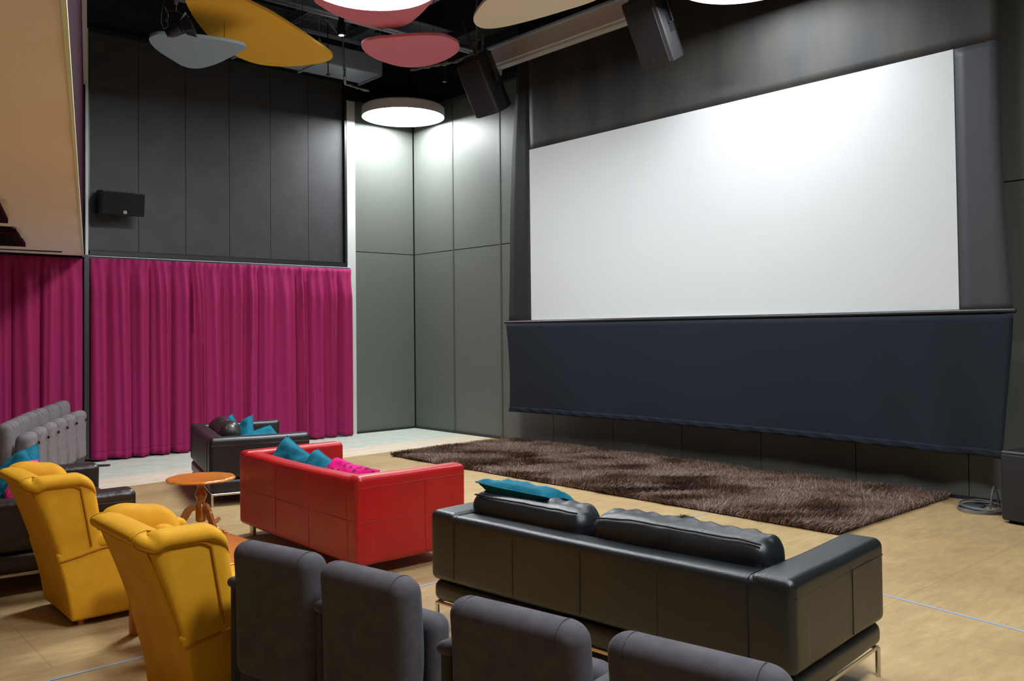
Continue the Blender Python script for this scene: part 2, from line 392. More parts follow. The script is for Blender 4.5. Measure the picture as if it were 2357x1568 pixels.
g = yzgrid(4, 50, lambda u, v: (0.0, (yl_(1.77 + 4.93 * v) * (1 - u) + 8.978 * u) - oy, 1.77 + 4.93 * v)); obj('side_masking', g, M['mask_dark'], scr, True, 80, solid=.004)
g = yzgrid(4, 30, lambda u, v: (0.0, (3.227 * (1 - u) + yr_(1.77 + 2.433 * v) * u) - oy, 1.77 + 2.433 * v)); obj('side_masking', g, M['mask'], scr, True, 80, solid=.004)
g = G(); g.tube([(-.02, 9.52 - oy, 1.765), (-.02, 2.75 - oy, 1.775)], .022, 12); obj('bottom_bar', g, M['black_frame'], scr)
g = G(); g.box((-.02, 6.13 - oy, 1.79), (.02, 6.74, .006)); obj('bar_edge', g, M['chrome'], scr, False)
g = G(); g.box((.17, 9.3 - oy, 4.2), (.06, .06, 5)); g.box((.17, 2.95 - oy, 4.2), (.06, .06, 5)); g.box((.17, 0, 6.68), (.06, 6.6, .06)); obj('support_frame', g, M['steel_dark'], scr, False)
# skirt hangs from the bar
sk = thing('screen_skirt', 'long black cloth skirt hanging below the white screen', 'skirt', (8.37, 6.1, 0))
def skf(u, v):
    zb = .50 + .035 * math.sin(u * 3.1) - .02 * u; z = zb + (1.745 - zb) * v
    yl = 9.46 - .06 * (1 - v) - .03 * math.sin(v * 3); yr = 2.76 + .11 * (1 - v) ** 1.3
    y = yl + (yr - yl) * u
    fold = (1 - v) * (.02 * math.sin(u * 21 + 2 * v) * (1 - .5 * u) + .05 * max(0, u - .75) * 4 * math.sin(u * 60 + 3 * v)) + .006 * math.sin(u * 9)
    return (-.03 + fold, y - oy, z)
g = G(); g.grid(160, 24, skf); obj('cloth', g, M['skirt'], sk, True, 80, solid=.004)
g = G(); g.grid(160, 3, lambda u, v: tuple(Vector(skf(u, v * .055)) + Vector((-.012 - .006 * math.sin(u * 150 + v * 5), 0, -.012)))); obj('hem', g, M['skirt'], sk, True, 80, solid=.004)

# ------------------------------------------------------------------ ceiling lamps
def lamp(x, y, label, first=[None]):
    if first[0] is None:
        t = thing('ceiling_lamp', label, 'lamp', (x, y, 5.1), 0, 'round white panel lamps')
        g = G(); g.lathe([(.0, .16), (.64, .16), (.66, .14), (.665, .0), (.655, -.004), (.645, .006)], 72); obj('body', g, M['lamp_body'], t)
        g = G(); g.lathe([(.0, .002), (.648, .002), (.648, .01), (0, .01)], 72); obj('diffuser', g, M['diffuser'], t, False)
        for k in range(3):
            th = 2 * PI * k / 3 + .3; g = G(); g.tube([(.45 * math.cos(th), .45 * math.sin(th), .15), (.45 * math.cos(th), .45 * math.sin(th), 2.1)], .004, 5); obj('hanging_cable', g, M['steel_dark'], t)
        first[0] = t; return t
    t = copy_tree(first[0]); t.location = (x, y, 5.1); t['label'] = label; return t
def dim(t, m='diffuser_dim'):      # this lamp is turned down: its diffuser gets the dimmed glow
    for c_ in t.children:
        if c_.name.startswith('diffuser'): c_.data = c_.data.copy(); c_.data.materials[0] = M[m]
lamp(4.74, 7.33, 'large round lit lamp cut by the top picture edge, below a rose cloud panel')
dim(lamp(8.03, 11.55, 'round lit ceiling lamp in the corner, above the perforated panels'), 'diffuser_low')
dim(lamp(7.42, 4.84, 'round lit lamp at the top edge near the white screen'))
lamp(2.9, .2, 'round lit lamp out of frame, over the floor right of the foreground seats')
dim(lamp(3.4, 3.6, 'added unseen fill lamp, round, above the near black sofa'))  # extra lamp put in out of view to raise the overall light

# ------------------------------------------------------------------ acoustic cloud panels
def blob(name, label, pts, z, th, m, cat='acoustic panel'):
    """smooth closed outline through floor-plan points"""
    P = [Vector(p) for p in pts]; n = len(P); out = []
    for i in range(n):
        p0, p1, p2, p3 = P[i - 1], P[i], P[(i + 1) % n], P[(i + 2) % n]
        for k in range(12):
            t = k / 12
            out.append(.5 * ((2 * p1) + (p2 - p0) * t + (2 * p0 - 5 * p1 + 4 * p2 - p3) * t * t + (3 * p1 - p0 - 3 * p2 + p3) * t ** 3))
    c = sum(out, Vector((0, 0))) / len(out)
    o = thing(name, label, cat, (c.x, c.y, z), 0, 'rounded acoustic cloud panels')
    g = G(); g.prism([(p.x - c.x, p.y - c.y) for p in out], 0, th)
    obj('board', g, m, o, True, 50)
    for k in range(3):
        q = (out[int(len(out) * k / 3)] - c) * .6; g = G(); g.tube([(q.x, q.y, th), (q.x, q.y, 7.2 - z)], .003, 5); obj('hanging_wire', g, M['steel_dark'], o)
    return o
PX = dict(f=2007.203, yaw=.841018, pitch=.023348, roll=-.011344)
blob('cloud_panel', 'pale grey rounded cloud panel, lowest and leftmost', [(3.51, 10.06), (3.49, 9.91), (3.55, 9.78), (3.83, 9.64), (4.14, 9.55), (4.38, 9.55), (4.46, 9.61), (4.49, 9.74), (4.48, 10.08), (4.46, 10.41), (4.4, 10.68), (4.31, 10.8), (4.17, 10.78), (3.98, 10.62), (3.78, 10.44), (3.62, 10.25)], 5.0, .035, M['felt_grey'])
blob('cloud_panel', 'long amber rounded cloud panel behind the grey one', [(3.75, 8.75), (4.18, 9.03), (4.56, 9.2), (5.04, 9.49), (5.51, 9.81), (5.8, 10.01), (5.94, 10.17), (5.97, 10.41), (5.83, 10.74), (5.58, 11.0), (5.29, 11.08), (4.96, 10.95), (4.6, 10.67), (4.35, 10.41), (4.06, 10.04), (3.85, 9.73), (3.68, 9.43), (3.58, 9.1), (3.6, 8.85)], 5.32, .035, M['felt_yellow'])
blob('cloud_panel', 'small rose rounded cloud panel above the corner lamp', [(5.95, 9.47), (5.9, 9.27), (6.03, 9.02), (6.27, 8.71), (6.48, 8.54), (6.68, 8.54), (6.89, 8.66), (7.05, 8.89), (7.13, 9.24), (7.11, 9.57), (7.0, 9.79), (6.79, 9.89), (6.43, 9.83), (6.15, 9.68)], 5.3, .035, M['felt_red'])
blob('cloud_panel', 'rose rounded cloud panel partly hidden by the large lit lamp', [(4.86, 8.5), (4.93, 8.84), (5.13, 8.99), (5.41, 9.11), (5.75, 9.17), (5.99, 9.14), (6.14, 9.04), (6.2, 8.84), (6.15, 8.54), (6.04, 8.17), (5.9, 7.85), (5.6, 7.65), (5.2, 7.8), (4.95, 8.15)], 5.45, .035, M['felt_red'])
blob('cloud_panel', 'cream rounded cloud panel above the white screen case', [(6.0, 6.7), (6.18, 7.27), (6.31, 7.59), (6.45, 7.83), (6.62, 7.97), (6.77, 7.97), (6.89, 7.79), (7.0, 7.37), (7.07, 6.94), (7.11, 6.49), (7.0, 5.9), (6.6, 5.6), (6.15, 5.95)], 5.3, .035, M['felt_beige'])

# ------------------------------------------------------------------ overhead services
def ibeam(name, label, p, q, w=.16, h=.22, m='beam', grp='painted steel roof beams'):
    p, q = Vector(p), Vector(q); d = (q - p); L_ = d.length; a = math.atan2(d.y, d.x)
    g = G(); g.box((L_ / 2, 0, .01), (L_, w, .02)); g.box((L_ / 2, 0, h / 2), (L_, .02, h)); g.box((L_ / 2, 0, h - .01), (L_, w, .02))
    o = obj(name, g, M[m], None, False); o.location = p; o.rotation_euler = (0, 0, a); return tag(o, label, 'beam', grp)
ibeam('roof_beam', 'steel beam behind the amber panel, running towards the screen wall', (-4, 10.35, 5.95), (8.6, 10.35, 5.95))
ibeam('roof_beam', 'steel beam above the cream panel', (-4, 7.2, 6.1), (8.6, 7.2, 6.1))
ibeam('roof_beam', 'steel beam close to the curtain wall', (-4, 12.0, 6.3), (8.6, 12.0, 6.3))
for yy in (6.25,): ibeam('roof_joist', 'thin joist parallel to the screen wall over the rose panels', (yy, -1.5, 6.3), (yy, 12.1, 6.3), .1, .14)
ibeam('roof_joist', 'thin joist parallel to the screen wall beside the small spotlight', (5.3, -1.5, 6.28), (5.3, 12.1, 6.28), .1, .14)
ibeam('roof_joist', 'thin joist parallel to the screen wall above the corner lamp', (7.35, -1.5, 6.32), (7.35, 12.1, 6.32), .1, .14)
def duct(label, c, d, m='duct', name='air_duct'):
    g = G(); g.rbox((0, 0, 0), d, .02, (1, 1, 1), 2)
    ax_ = 0 if d[0] > d[1] else 1; n = int(d[ax_] / 1.1)
    for i in range(n + 1):
        cc = [0, 0, 0]; cc[ax_] = -d[ax_] / 2 + .05 + i * (d[ax_] - .1) / max(n, 1); dd = [d[0] + .05, d[1] + .05, d[2] + .05]; dd[ax_] = .03
        g.box(cc, dd)
        for sd in (-1, 1): g.tube([(cc[0] + (sd * d[0] / 2 if ax_ else 0), cc[1] + (0 if ax_ else sd * d[1] / 2), 0), (cc[0] + (sd * d[0] / 2 if ax_ else 0), cc[1] + (0 if ax_ else sd * d[1] / 2), 7.09 - c[2])], .006, 5)
    o = obj(name, g, M[m], None); o.location = c; return tag(o, label, 'duct')
duct('wide dark rectangular duct over the small rose panel', (6.75, 8.75, 6.62), (.75, 6.2, .4))
duct('dark rectangular duct above the corner lamp', (6.35, 11.55, 5.75), (2.2, .6, .3))
duct('dark duct near the curtain wall above the amber panel', (2.2, 9.3, 6.86), (.6, 5, .4))
def crumple(pts, r, seed):
    out = []; rr = []
    for i in range(len(pts) - 1):
        a, b = Vector(pts[i]), Vector(pts[i + 1]); n = max(2, int((b - a).length / .04))
        for k in range(n):
            p = a.lerp(b, k / n); out.append(p + Vector([random.uniform(-1, 1) * r * .3 for _ in range(3)])); rr.append(r * random.uniform(.6, 1.3))
    g = G(); g.tube(out, rr, 7); return g
for pts, r, lab in (([(6.05, 10.9, 7.10), (6.1, 10.9, 6.2), (6.35, 10.9, 6.05), (6.6, 11.0, 5.9), (6.65, 11.05, 5.4), (6.75, 11.2, 5.33), (7.2, 11.2, 5.3)], .018, 'crumpled foil wrapped pipe dropping left of the corner lamp'),
                    ([(7.5, 10.6, 5.55), (7.9, 10.1, 5.62), (8.15, 9.7, 5.75), (8.2, 9.6, 7.10)], .024, 'crumpled foil wrapped pipe behind the left hanging speaker'),
                    ([(7.75, 9.35, 5.7), (7.8, 9.35, 7.10)], .015, 'crumpled foil drop above the left hanging speaker')):
    tag(obj('foil_pipe', crumple(pts, r, 1), M['foil'], None), lab, 'pipe')
for k, (x, y, z0, z1, w) in enumerate(((6.35, 11.0, 5.35, 7.16, 'left of the foil pipe'), (7.95, 10.35, 5.4, 7.16, 'between corner lamp and left speaker'), (8.45, 8.6, 5.5, 7.16, 'behind the cream panel'), (8.46, 7.7, 5.6, 7.16, 'above the white screen case'))):
    g = G(); g.tube([(0, 0, 0), (0, 0, z1 - z0)], .008, 6); g.box((0, 0, 0), (.05, .05, .012)); o = obj('threaded_rod', g, M['steel_dark'], None); o.location = (x, y, z0); tag(o, 'thin threaded hanger rod ' + w, 'rod')
# cable tray with blocks
t = thing('cable_tray', 'dark cable tray with cables above the white screen case', 'tray', (8.12, 7.9, 6.0))
g = G(); g.box((0, 0, 0), (.3, 5, .015)); g.box((-.15, 0, .04), (.012, 5, .08)); g.box((.15, 0, .04), (.012, 5, .08)); obj('tray', g, M['steel_dark'], t, False)
for k in range(5):
    g = G(); g.tube([(-.1 + .05 * k + .02 * math.sin(i * .9 + k), -2.4 + i * .24, .03 + .01 * math.sin(i + k)) for i in range(21)], .014, 6); obj('cable', g, M['cable'], t)
# roller screen case
t = thing('roller_screen_case', 'long white roller screen case between the hanging speakers', 'screen case', (8.1, 7.85, 5.40))
g = G(); g.box((0, 0, .12), (.2, 2.95, .22)); obj('housing', g, M['case'], t, False)
g = G(); g.box((.0, 0, -.01), (.12, 2.92, .035)); obj('bottom_slat', g, M['white_trim'], t, False)
g = G(); g.box((-.02, 0, .245), (.28, 3.0, .03)); obj('top_rail', g, M['beam'], t, False)
g = G(); g.box((.02, 1.44, -.06), (.05, .06, .1)); obj('end_stop', g, M['white_trim'], t, False)
for yy in (-.9, .9):
    g = G(); g.tube([(0, yy, .25), (0, yy, 1.8)], .006, 6); g.box((0, yy, .27), (.12, .16, .03)); obj('hanger', g, M['steel_dark'], t)

# hanging loudspeakers
def pa(label, loc, rx, ry, rz, W=.42, D=.40, H=.66, name='hanging_speaker'):
    t = thing(name, label, 'loudspeaker', loc); t.rotation_euler = (rx, ry, rz)
    # plan outline: front wide, back narrow; front is -y
    g = G(); poly = [(-W / 2, -D / 2 + .03), (-W / 2 + .04, -D / 2), (W / 2 - .04, -D / 2), (W / 2, -D / 2 + .03), (W / 2, .02), (W / 2 - .11, D / 2), (-W / 2 + .11, D / 2), (-W / 2, .02)]
    g.prism(poly, -H / 2, H / 2); cab = obj('cabinet', g, M['plastic_black'], t, False)
    b = cab.modifiers.new('bevel', 'BEVEL'); b.width = .012; b.segments = 2
    g = G(); g.rbox((0, -D / 2 - .008, 0), (W - .05, .018, H - .03), .008, (2, 1, 2), 2); obj('grille', g, M['grille'], t)
    for sx in (-1, 1):
        h = thing  # recessed grip
        g = G(); g.box((sx * (W / 2 + .0005), -.02, .02), (.006, .09, .2)); obj('handle_recess', g, M['black'], t, False)
        g = G(); g.tube([(sx * (W / 2 + .004), -.065, .02), (sx * (W / 2 + .012), -.02, .02), (sx * (W / 2 + .004), .025, .02)], .012, 8); obj('handle', g, M['plastic_black'], t)
    g = G(); g.box((0, -D / 2 - .019, -H / 2 + .09), (.05, .004, .05)); obj('logo_plate', g, M['steel_dark'], t, False)
    g = G(); g.tube([(-W / 2 - .02, 0, .02), (-W / 2 - .02, .02, H / 2 + .06), (W / 2 + .02, .02, H / 2 + .06), (W / 2 + .02, 0, .02)], .012, 6); obj('yoke', g, M['steel_dark'], t)
    g = G(); g.tube([(0, .02, H / 2 + .06), (0, .02, H / 2 + .5)], .012, 6); obj('hanging_bracket', g, M['steel_dark'], t)
    return t
M['grille'] = perforated('speaker_grille', (.018, .018, .02, 1), .5, .02, .3)
pa('black loudspeaker hanging at the left end of the white screen case', (7.585, 8.948, 4.97), .51, 0, -PI / 2, H=.735, W=.45, D=.40)
pa('black loudspeaker hanging at the right end of the white screen case', (7.585, 6.037, 4.969), .51, 0, -PI / 2, H=.75, W=.43, D=.40)
# wall speaker over the curtain
t = thing('wall_speaker', 'small black loudspeaker on the dark wall boards above the curtain', 'loudspeaker', (3.83, 12.10, 3.40)); t.rotation_euler = (math.radians(-6), 0, math.radians(-3))
t.rotation_euler = (math.radians(6), 0, math.radians(3))
g = G(); g.prism([(-.28, -.15), (.28, -.15), (.19, .17), (-.24, .17)], -.155, .155); cab = obj('cabinet', g, M['plastic_black'], t, False)
b = cab.modifiers.new('bevel', 'BEVEL'); b.width = .008; b.segments = 2
g = G(); g.box((0, -.156, -.006), (.54, .012, .29)); obj('grille', g, M['black'], t, False)
for sx, sz in ((-1, -1), (1, -1), (-1, 1), (1, 1)):
    g = G(); g.lathe([(0, 0), (.006, 0), (.006, .004), (0, .005)], 8); s_ = obj('screw', g, M['steel_dark'], t); s_.location = (sx * .25, -.163, sz * .13); s_.rotation_euler = (PI / 2, 0, 0)
g = G(); lx, lz = .02, -.115
g.box((lx, -.1635, lz), (.04, .002, .04)); lp = obj('logo_plate', g, M['logo'], t, False)
g = G(); g.prism([(-.014, .016), (-.006, .016), (0, .006), (.006, .016), (.014, .016), (.004, .0), (-.004, .0)], 0, .001, Matrix.Translation((lx, -.1648, lz)) @ Matrix.Rotation(PI / 2, 4, 'X'))
g.prism([(-.012, -.016), (-.012, -.002), (-.008, -.002), (-.008, -.012), (.008, -.012), (.008, -.002), (.012, -.002), (.012, -.016)], 0, .001, Matrix.Translation((lx, -.1648, lz)) @ Matrix.Rotation(PI / 2, 4, 'X'))
obj('logo_mark', g, M['black'], lp, False)
g = G(); g.tube([(-.16, .05, .15), (-.15, .04, .175), (-.12, .03, .19), (-.08, .02, .185), (-.06, .01, .15)], .004, 6); obj('cable', g, M['cable'], t)
g = G(); g.box((-.02, .19, 0), (.1, .1, .12)); obj('wall_bracket', g, M['steel_dark'], t, False)

# stage spotlight with barn doors
t = thing('stage_spotlight', 'black stage spotlight with barn doors in front of the grey cloud panel', 'spotlight', (3.47, 9.15, 4.86)); t.scale = (.62, .62, .62)
sl = Matrix.Rotation(math.radians(-35), 3, 'Z') @ Matrix.Rotation(math.radians(68), 3, 'Y')
def tl(g): g.v = [tuple(sl @ Vector(p)) for p in g.v]; return g
g = G(); g.lathe([(0, -.17), (.06, -.17), (.08, -.12), (.085, -.1), (.085, -.06), (.095, -.06), (.095, .08), (.085, .08), (.1, .1), (.1, .13), (.0, .13)], 20); obj('housing', tl(g), M['plastic_black'], t)
g = G()
for k in range(5): g.lathe([(.09, -.1 + k * .03), (.104, -.1 + k * .03), (.104, -.095 + k * .03), (.09, -.095 + k * .03)], 20)
obj('cooling_fins', tl(g), M['plastic_black'], t)
for k in range(4):
    a = k * PI / 2; g = G(); R_ = Matrix.Rotation(a, 3, 'Z')
    g.prism([(-.09, 0), (.09, 0), (.13, .17), (-.13, .17)], 0, .003)
    g.v = [tuple(R_ @ (Vector((0, .1, .13)) + Matrix.Rotation(math.radians(58 if k % 2 else 70), 3, 'X') @ Vector(p))) for p in g.v]
    obj('barn_door', tl(g), M['black_frame'], t, False)
g = G(); g.tube([(-.14, 0, .0), (-.14, .0, .3), (0, 0, .34), (.14, 0, .3), (.14, 0, 0)], .01, 6); obj('yoke', g, M['steel_dark'], t)
g = G(); g.tube([(-.16, .02, .12), (-.13, .0, .22), (-.18, .02, .36)], .012, 6); g.tube([(0, 0, .33), (0, 0, .52)], .015, 8); g.box((0, 0, .5), (.06, .05, .1)); obj('hook_clamp', g, M['blue_metal'], t)
g = G(); g.tube([(-.1, 0, .05), (-.2, .02, -.02), (-.24, .03, .1), (-.22, .03, .35), (-.15, .02, .6)], .006, 6); obj('safety_cable', g, M['cable'], t)
g = G(); g.tube([(0, 0, 0), (5.0, 0, 0)], .02, 10); o = obj('lighting_bar', g, M['steel_dark'], None); o.location = (-1.5, 9.15, 5.20); tag(o, 'round lighting bar that carries the stage spotlight', 'bar')
# small bright spot
t = thing('small_spotlight', 'tiny bright bluish spotlight between the amber and rose cloud panels', 'spotlight', (5.70, 9.54, 5.40))
g = G(); g.lathe([(0, .16), (.05, .16), (.055, .0), (.045, -.005)], 16); obj('housing', g, M['plastic_black'], t)
g = G(); g.lathe([(0, -.012), (.03, -.006), (.04, .004), (0, .006)], 16); obj('lens', g, M['spot'], t)
g = G(); g.box((0, 0, .36), (.05, .05, .4)); obj('bracket', g, M['plastic_black'], t, False)

# ------------------------------------------------------------------ cushions
def cushion(name, label, loc, rot, W=.42, Hh=.42, T=.12, m='teal', seed=0, cat='cushion', group='loose scatter cushions'):
    o = thing(name, label, cat, loc, 0, group); o.rotation_euler = rot
    rs = Vector((seed * 3.1, seed * 1.7, 0)); N_ = 22; g = G()
    for sg in (1, -1):
        def f(u, v, sg=sg):
            x = (u - .5) * 2; y = (v - .5) * 2
            e = max(0, (1 - x ** 4) * (1 - y ** 4)) ** .5
            pinch = 1 - .09 * (1 - min(1, abs(x * y) * 1.3))
            px, py = x * W / 2 * (1 - .08 * (1 - y * y) * abs(x) ** 3), y * Hh / 2 * (1 - .08 * (1 - x * x) * abs(y) ** 3)
            wr = .018 * noise.noise(Vector((x * 2.4, y * 2.4, sg)) + rs) * e + .010 * noise.noise(Vector((x * 6 + y * 3, y * 1.5, sg)) + rs) * e
            return (px, py, sg * (T / 2 * e) + wr + .02 * noise.noise(Vector((x, y, 0)) + rs))
        g.grid(N_, N_, (lambda u, v, f=f, sg=sg: f(u, v) if sg > 0 else f(1 - u, v)))
    obj('cover', g, M[m], o, True, 80)
    e = []
    for k in range(4 * N_):
        s = k % N_ / N_ * 2 - 1; q = k // N_
        x, y = [(s, -1), (1, s), (-s, 1), (-1, -s)][q]
        e.append((x * W / 2 * (1 - .08 * (1 - y * y)), y * Hh / 2 * (1 - .08 * (1 - x * x)), .02 * noise.noise(Vector((x, y, 0)) + rs)))
    g = G(); g.tube(e, .004, 5, closed=True); obj('edge_seam', g, M[m], o)
    return o

# ------------------------------------------------------------------ sofas (local: x along the back, y forward, z up, origin at the middle of the footprint)
def leather_fn(seed, amp, hx, pil=0.0):
    def fn(p):
        q = Vector(p); k = Vector((seed, seed * .7, 0))
        n = noise.noise_vector(q * 3.2 + k) * amp + noise.noise_vector(q * 9 + k) * amp * .35
        if pil:
            sx = 1 - (q.x / hx[0]) ** 2 if hx[0] else 1; sy = 1 - (q.y / hx[1]) ** 2; sz = 1 - (q.z / hx[2]) ** 2
            q += Vector((0, (1 if q.y > 0 else -1) * pil * max(0, sx) * max(0, sz) * abs(q.y) / hx[1], (1 if q.z > 0 else -1) * pil * max(0, sx) * max(0, sy) * abs(q.z) / hx[2]))
        return q + n
    return fn
def sofa(label, origin, a, L_, D, H, wa, z_base, z_body, z_arm, m, seam, legs='rail', back_t=.17, seats=2, name='sofa', fluted=False, group=None, one_body=False, drop=.0):
    c, s = math.cos(a), math.sin(a)
    cx, cy = origin[0] + c * L_ / 2 - s * D / 2, origin[1] + s * L_ / 2 + c * D / 2
    t = thing(name, label, 'sofa', (cx, cy, 0), a, group)
    X0, Y0 = -L_ / 2, -D / 2; ml = M[m]; ms = M[seam]
    if not one_body:
        g = G(); g.rbox((0, 0, (z_base + z_body) / 2), (L_ - .02, D - .02, z_body - z_base), .045, (14, 8, 2), 4, leather_fn(1, .004, (L_ / 2, D / 2, .1))); obj('base', g, ml, t)
    zb = z_base if one_body else z_body + .002
    # backrest shell
    hx = (L_ / 2 - wa, back_t / 2, (H - zb) / 2)
    if fluted:
        def ff(p):
            q = Vector(p)
            if q.y < 0: q.y += .010 * abs(math.sin((q.x) * PI * 9 / L_))
            return q + noise.noise_vector(q * 3) * .004
        g = G(); g.rbox((0, Y0 + back_t / 2, (zb + H) / 2), (L_ - .002, back_t, H - zb), .04, (110, 3, 6), 4, ff)
    else:
        def fb(p):
            q = Vector(p); w = max(0, 1 - (q.x / (L_ / 2)) ** 2)
            if q.z > 0: q.z -= drop * w
            return q + noise.noise_vector(q * 2.6) * .004
        g = G(); g.rbox((0, Y0 + back_t / 2, (zb + H) / 2), (L_ - .002, back_t, H - zb), .04, (30, 3, 8), 4, fb)
    obj('backrest', g, ml, t)
    for sg in (-1, 1):
        def fa(p, sg=sg):
            q = Vector(p); q.z += .012 * math.sin((q.y / D + .5) * PI * 1.0) * (1 if q.z > 0 else 0) * 0
            return q + noise.noise_vector(q * 3 + Vector((sg, 0, 0))) * .004
        g = G(); g.rbox((sg * (L_ / 2 - wa / 2), 0, (zb + z_arm) / 2), (wa, D - .002, z_arm - zb), .04, (3, 16, 8), 4, fa); obj('armrest', g, ml, t)
    # seat
    sw = (L_ - 2 * wa) / seats; zs = (z_body if not one_body else .28)
    if one_body:
        g = G(); g.rbox((0, back_t / 2 - .01, (z_base + .3) / 2), (L_ - 2 * wa - .004, D - back_t - .02, .3 - z_base), .02, (4, 4, 2), 2); obj('base', g, ml, t)
        zs = .30
    for k in range(seats):
        g = G(); cxk = X0 + wa + sw * (k + .5); hd = (D - back_t) / 2
        g.rbox((cxk, Y0 + back_t + hd + .01, zs + .075), (sw - .008, 2 * hd - .01, .15), .05, (8, 8, 2), 4, leather_fn(k + 5, .005, (sw / 2, hd, .075), .02)); obj('seat_cushion', g, ml, t)
    # seams
    g = G(); e = .0015
    lz = z_arm - .002
    for sg in (-1, 1):   # piping along the outer arm edge and down the back corner
        xo = sg * (L_ / 2 - .008); g.tube([(xo + sg * .006, Y0 + .02, z_arm - .075), (xo + sg * .007, 0, z_arm - .075), (xo + sg * .006, -Y0 - .02, z_arm - .075)], .003, 5)
        xb = sg * (L_ / 2 - wa); rr_ = .0012 if one_body else .003; g.tube([(xb, Y0 - e, zb + .03), (xb, Y0 - e, H - .04), (xb, Y0 + .012, H - .008), (xb, Y0 + .04, H + e), (xb, Y0 + back_t, H + e)], rr_, 5)
        g.tube([(sg * (L_ / 2 + e), -Y0 * .2, zb + .03), (sg * (L_ / 2 + e), -Y0 * .2, z_arm - .07)], .002, 5)
    n = 3 if L_ < 1.9 else 4
    if not fluted:
        for k in range(1, n): x = X0 + wa + (L_ - 2 * wa) * k / n; g.tube([(x, Y0 - e, zb + .03), (x, Y0 - e, H - .05)], .0018, 5)
    g.tube([(X0 + .03, Y0 + .009, H - .02), (0, Y0 + .009, H - .02 - drop), (-X0 - .03, Y0 + .009, H - .02)], .0025, 5)
    if one_body:
        zz = (z_base + H) / 2; g.tube([(X0 + .02, Y0 - e, zz), (-X0 - .02, Y0 - e, zz)], .0018, 5)
        for sg in (-1, 1): g.tube([(sg * (L_ / 2 + e), Y0 + .02, zz), (sg * (L_ / 2 + e), -Y0 - .02, zz)], .0018, 5)
    obj('piping', g, ms, t)
    # legs
    if legs == 'rail':
        g = G(); zt = z_base - .01; i = .03
        g.tube([(X0 + i, Y0 + i, zt), (-X0 - i, Y0 + i, zt), (-X0 - i, -Y0 - i, zt), (X0 + i, -Y0 - i, zt)], .011, 8, closed=True); obj('metal_rail', g, M['chrome'], t)
        for sx in (-1, 1):
            for sy in (-1, 1):
                g = G(); g.tube([(sx * (L_ / 2 - i), sy * (D / 2 - i), 0), (sx * (L_ / 2 - i), sy * (D / 2 - i), zt)], .012, 10); obj('leg', g, M['chrome'], t)
    else:
        for sx in (-1, 1):
            for sy in (-1, 1):
                g = G(); g.tube([(sx * (L_ / 2 - .12), sy * (D / 2 - .07), 0), (sx * (L_ / 2 - .12), sy * (D / 2 - .07), z_base + .02)], .026, 14); obj('leg', g, M['chrome'], t)
    return t
bs = sofa('long black leather sofa with two puffy back cushions, nearest the camera', (2.923, 3.986), -1.482, 2.152, .96, .637, .2, .146, .262, .65, 'leather_black', 'seam_black')
L_, D_ = 2.152, .96
for k, (xa, xb) in enumerate(((-L_ / 2 + .15, -L_ / 2 + .985), (-L_ / 2 + 1.0, L_ / 2 - .17))):
    w = xb - xa
    def fc(p, w=w, k=k):
        q = Vector(p); sx = max(0, 1 - (2 * q.x / w) ** 4); q.y += (1 if q.y > 0 else -1) * .025 * sx * (1 - (q.z / .2) ** 2); q.z += .018 * sx * (1 if q.z > 0 else 0)
        q.z += .006 * math.sin(q.x * 60) * (1 if q.y > 0 else 0) * (1 if q.z > .1 else 0)
        return q + noise.noise_vector(q * 4 + Vector((k * 9, 0, 0))) * .010 + noise.noise_vector(q * 12 + Vector((k * 9, 0, 0))) * .004
    Mx = Matrix.Rotation(math.radians(10), 3, 'X')
    g = G(); g.rbox(((xa + xb) / 2, -D_ / 2 + .27, .56), (w - .01, .2, .36), .075, (26, 6, 10), 5, fc, Mx); cu = obj('back_cushion', g, M['leather_black'], bs)
    g = G(); pts = []
    for i in range(25):
        x = -w / 2 + .05 + (w - .1) * i / 24; q = fc(Vector((x, -.065, .172))); pts.append(tuple(Mx @ (q + Vector((0, -.008, .004))) + Vector(((xa + xb) / 2, -D_ / 2 + .27, .56))))
    g.tube(pts, .0045, 6)
    q0 = []
    for i in range(8):
        z = .172 - .3 * i / 7; q = fc(Vector((0.0, -.1, z))); q0.append(tuple(Mx @ (q + Vector((0, -.001, 0))) + Vector(((xa + xb) / 2, -D_ / 2 + .27, .56))))
    g.tube(q0, .002, 5)
    pe = obj('piping', g, M['seam_black'], cu)
rd = sofa('red leather two-seat sofa with straight arms, seen from behind', (3.113, 6.878), -1.589, 1.887, .907, .683, .14, .093, .3, .69, 'leather_red', 'seam_red', legs='post', back_t=.15, one_body=True, drop=.012)
md = sofa('black leather sofa with fluted back by the curtain', (3.804, 9.65), -1.838, 1.595, .96, .645, .15, .123, .262, .655, 'leather_plain', 'seam_black', fluted=True)
br = sofa('dark brown leather sofa at the left picture edge, behind the yellow armchair', (1.318, 7.86), -1.70, 1.63, .95, .60, .2, .15, .28, .605, 'leather_brown', 'seam_black')
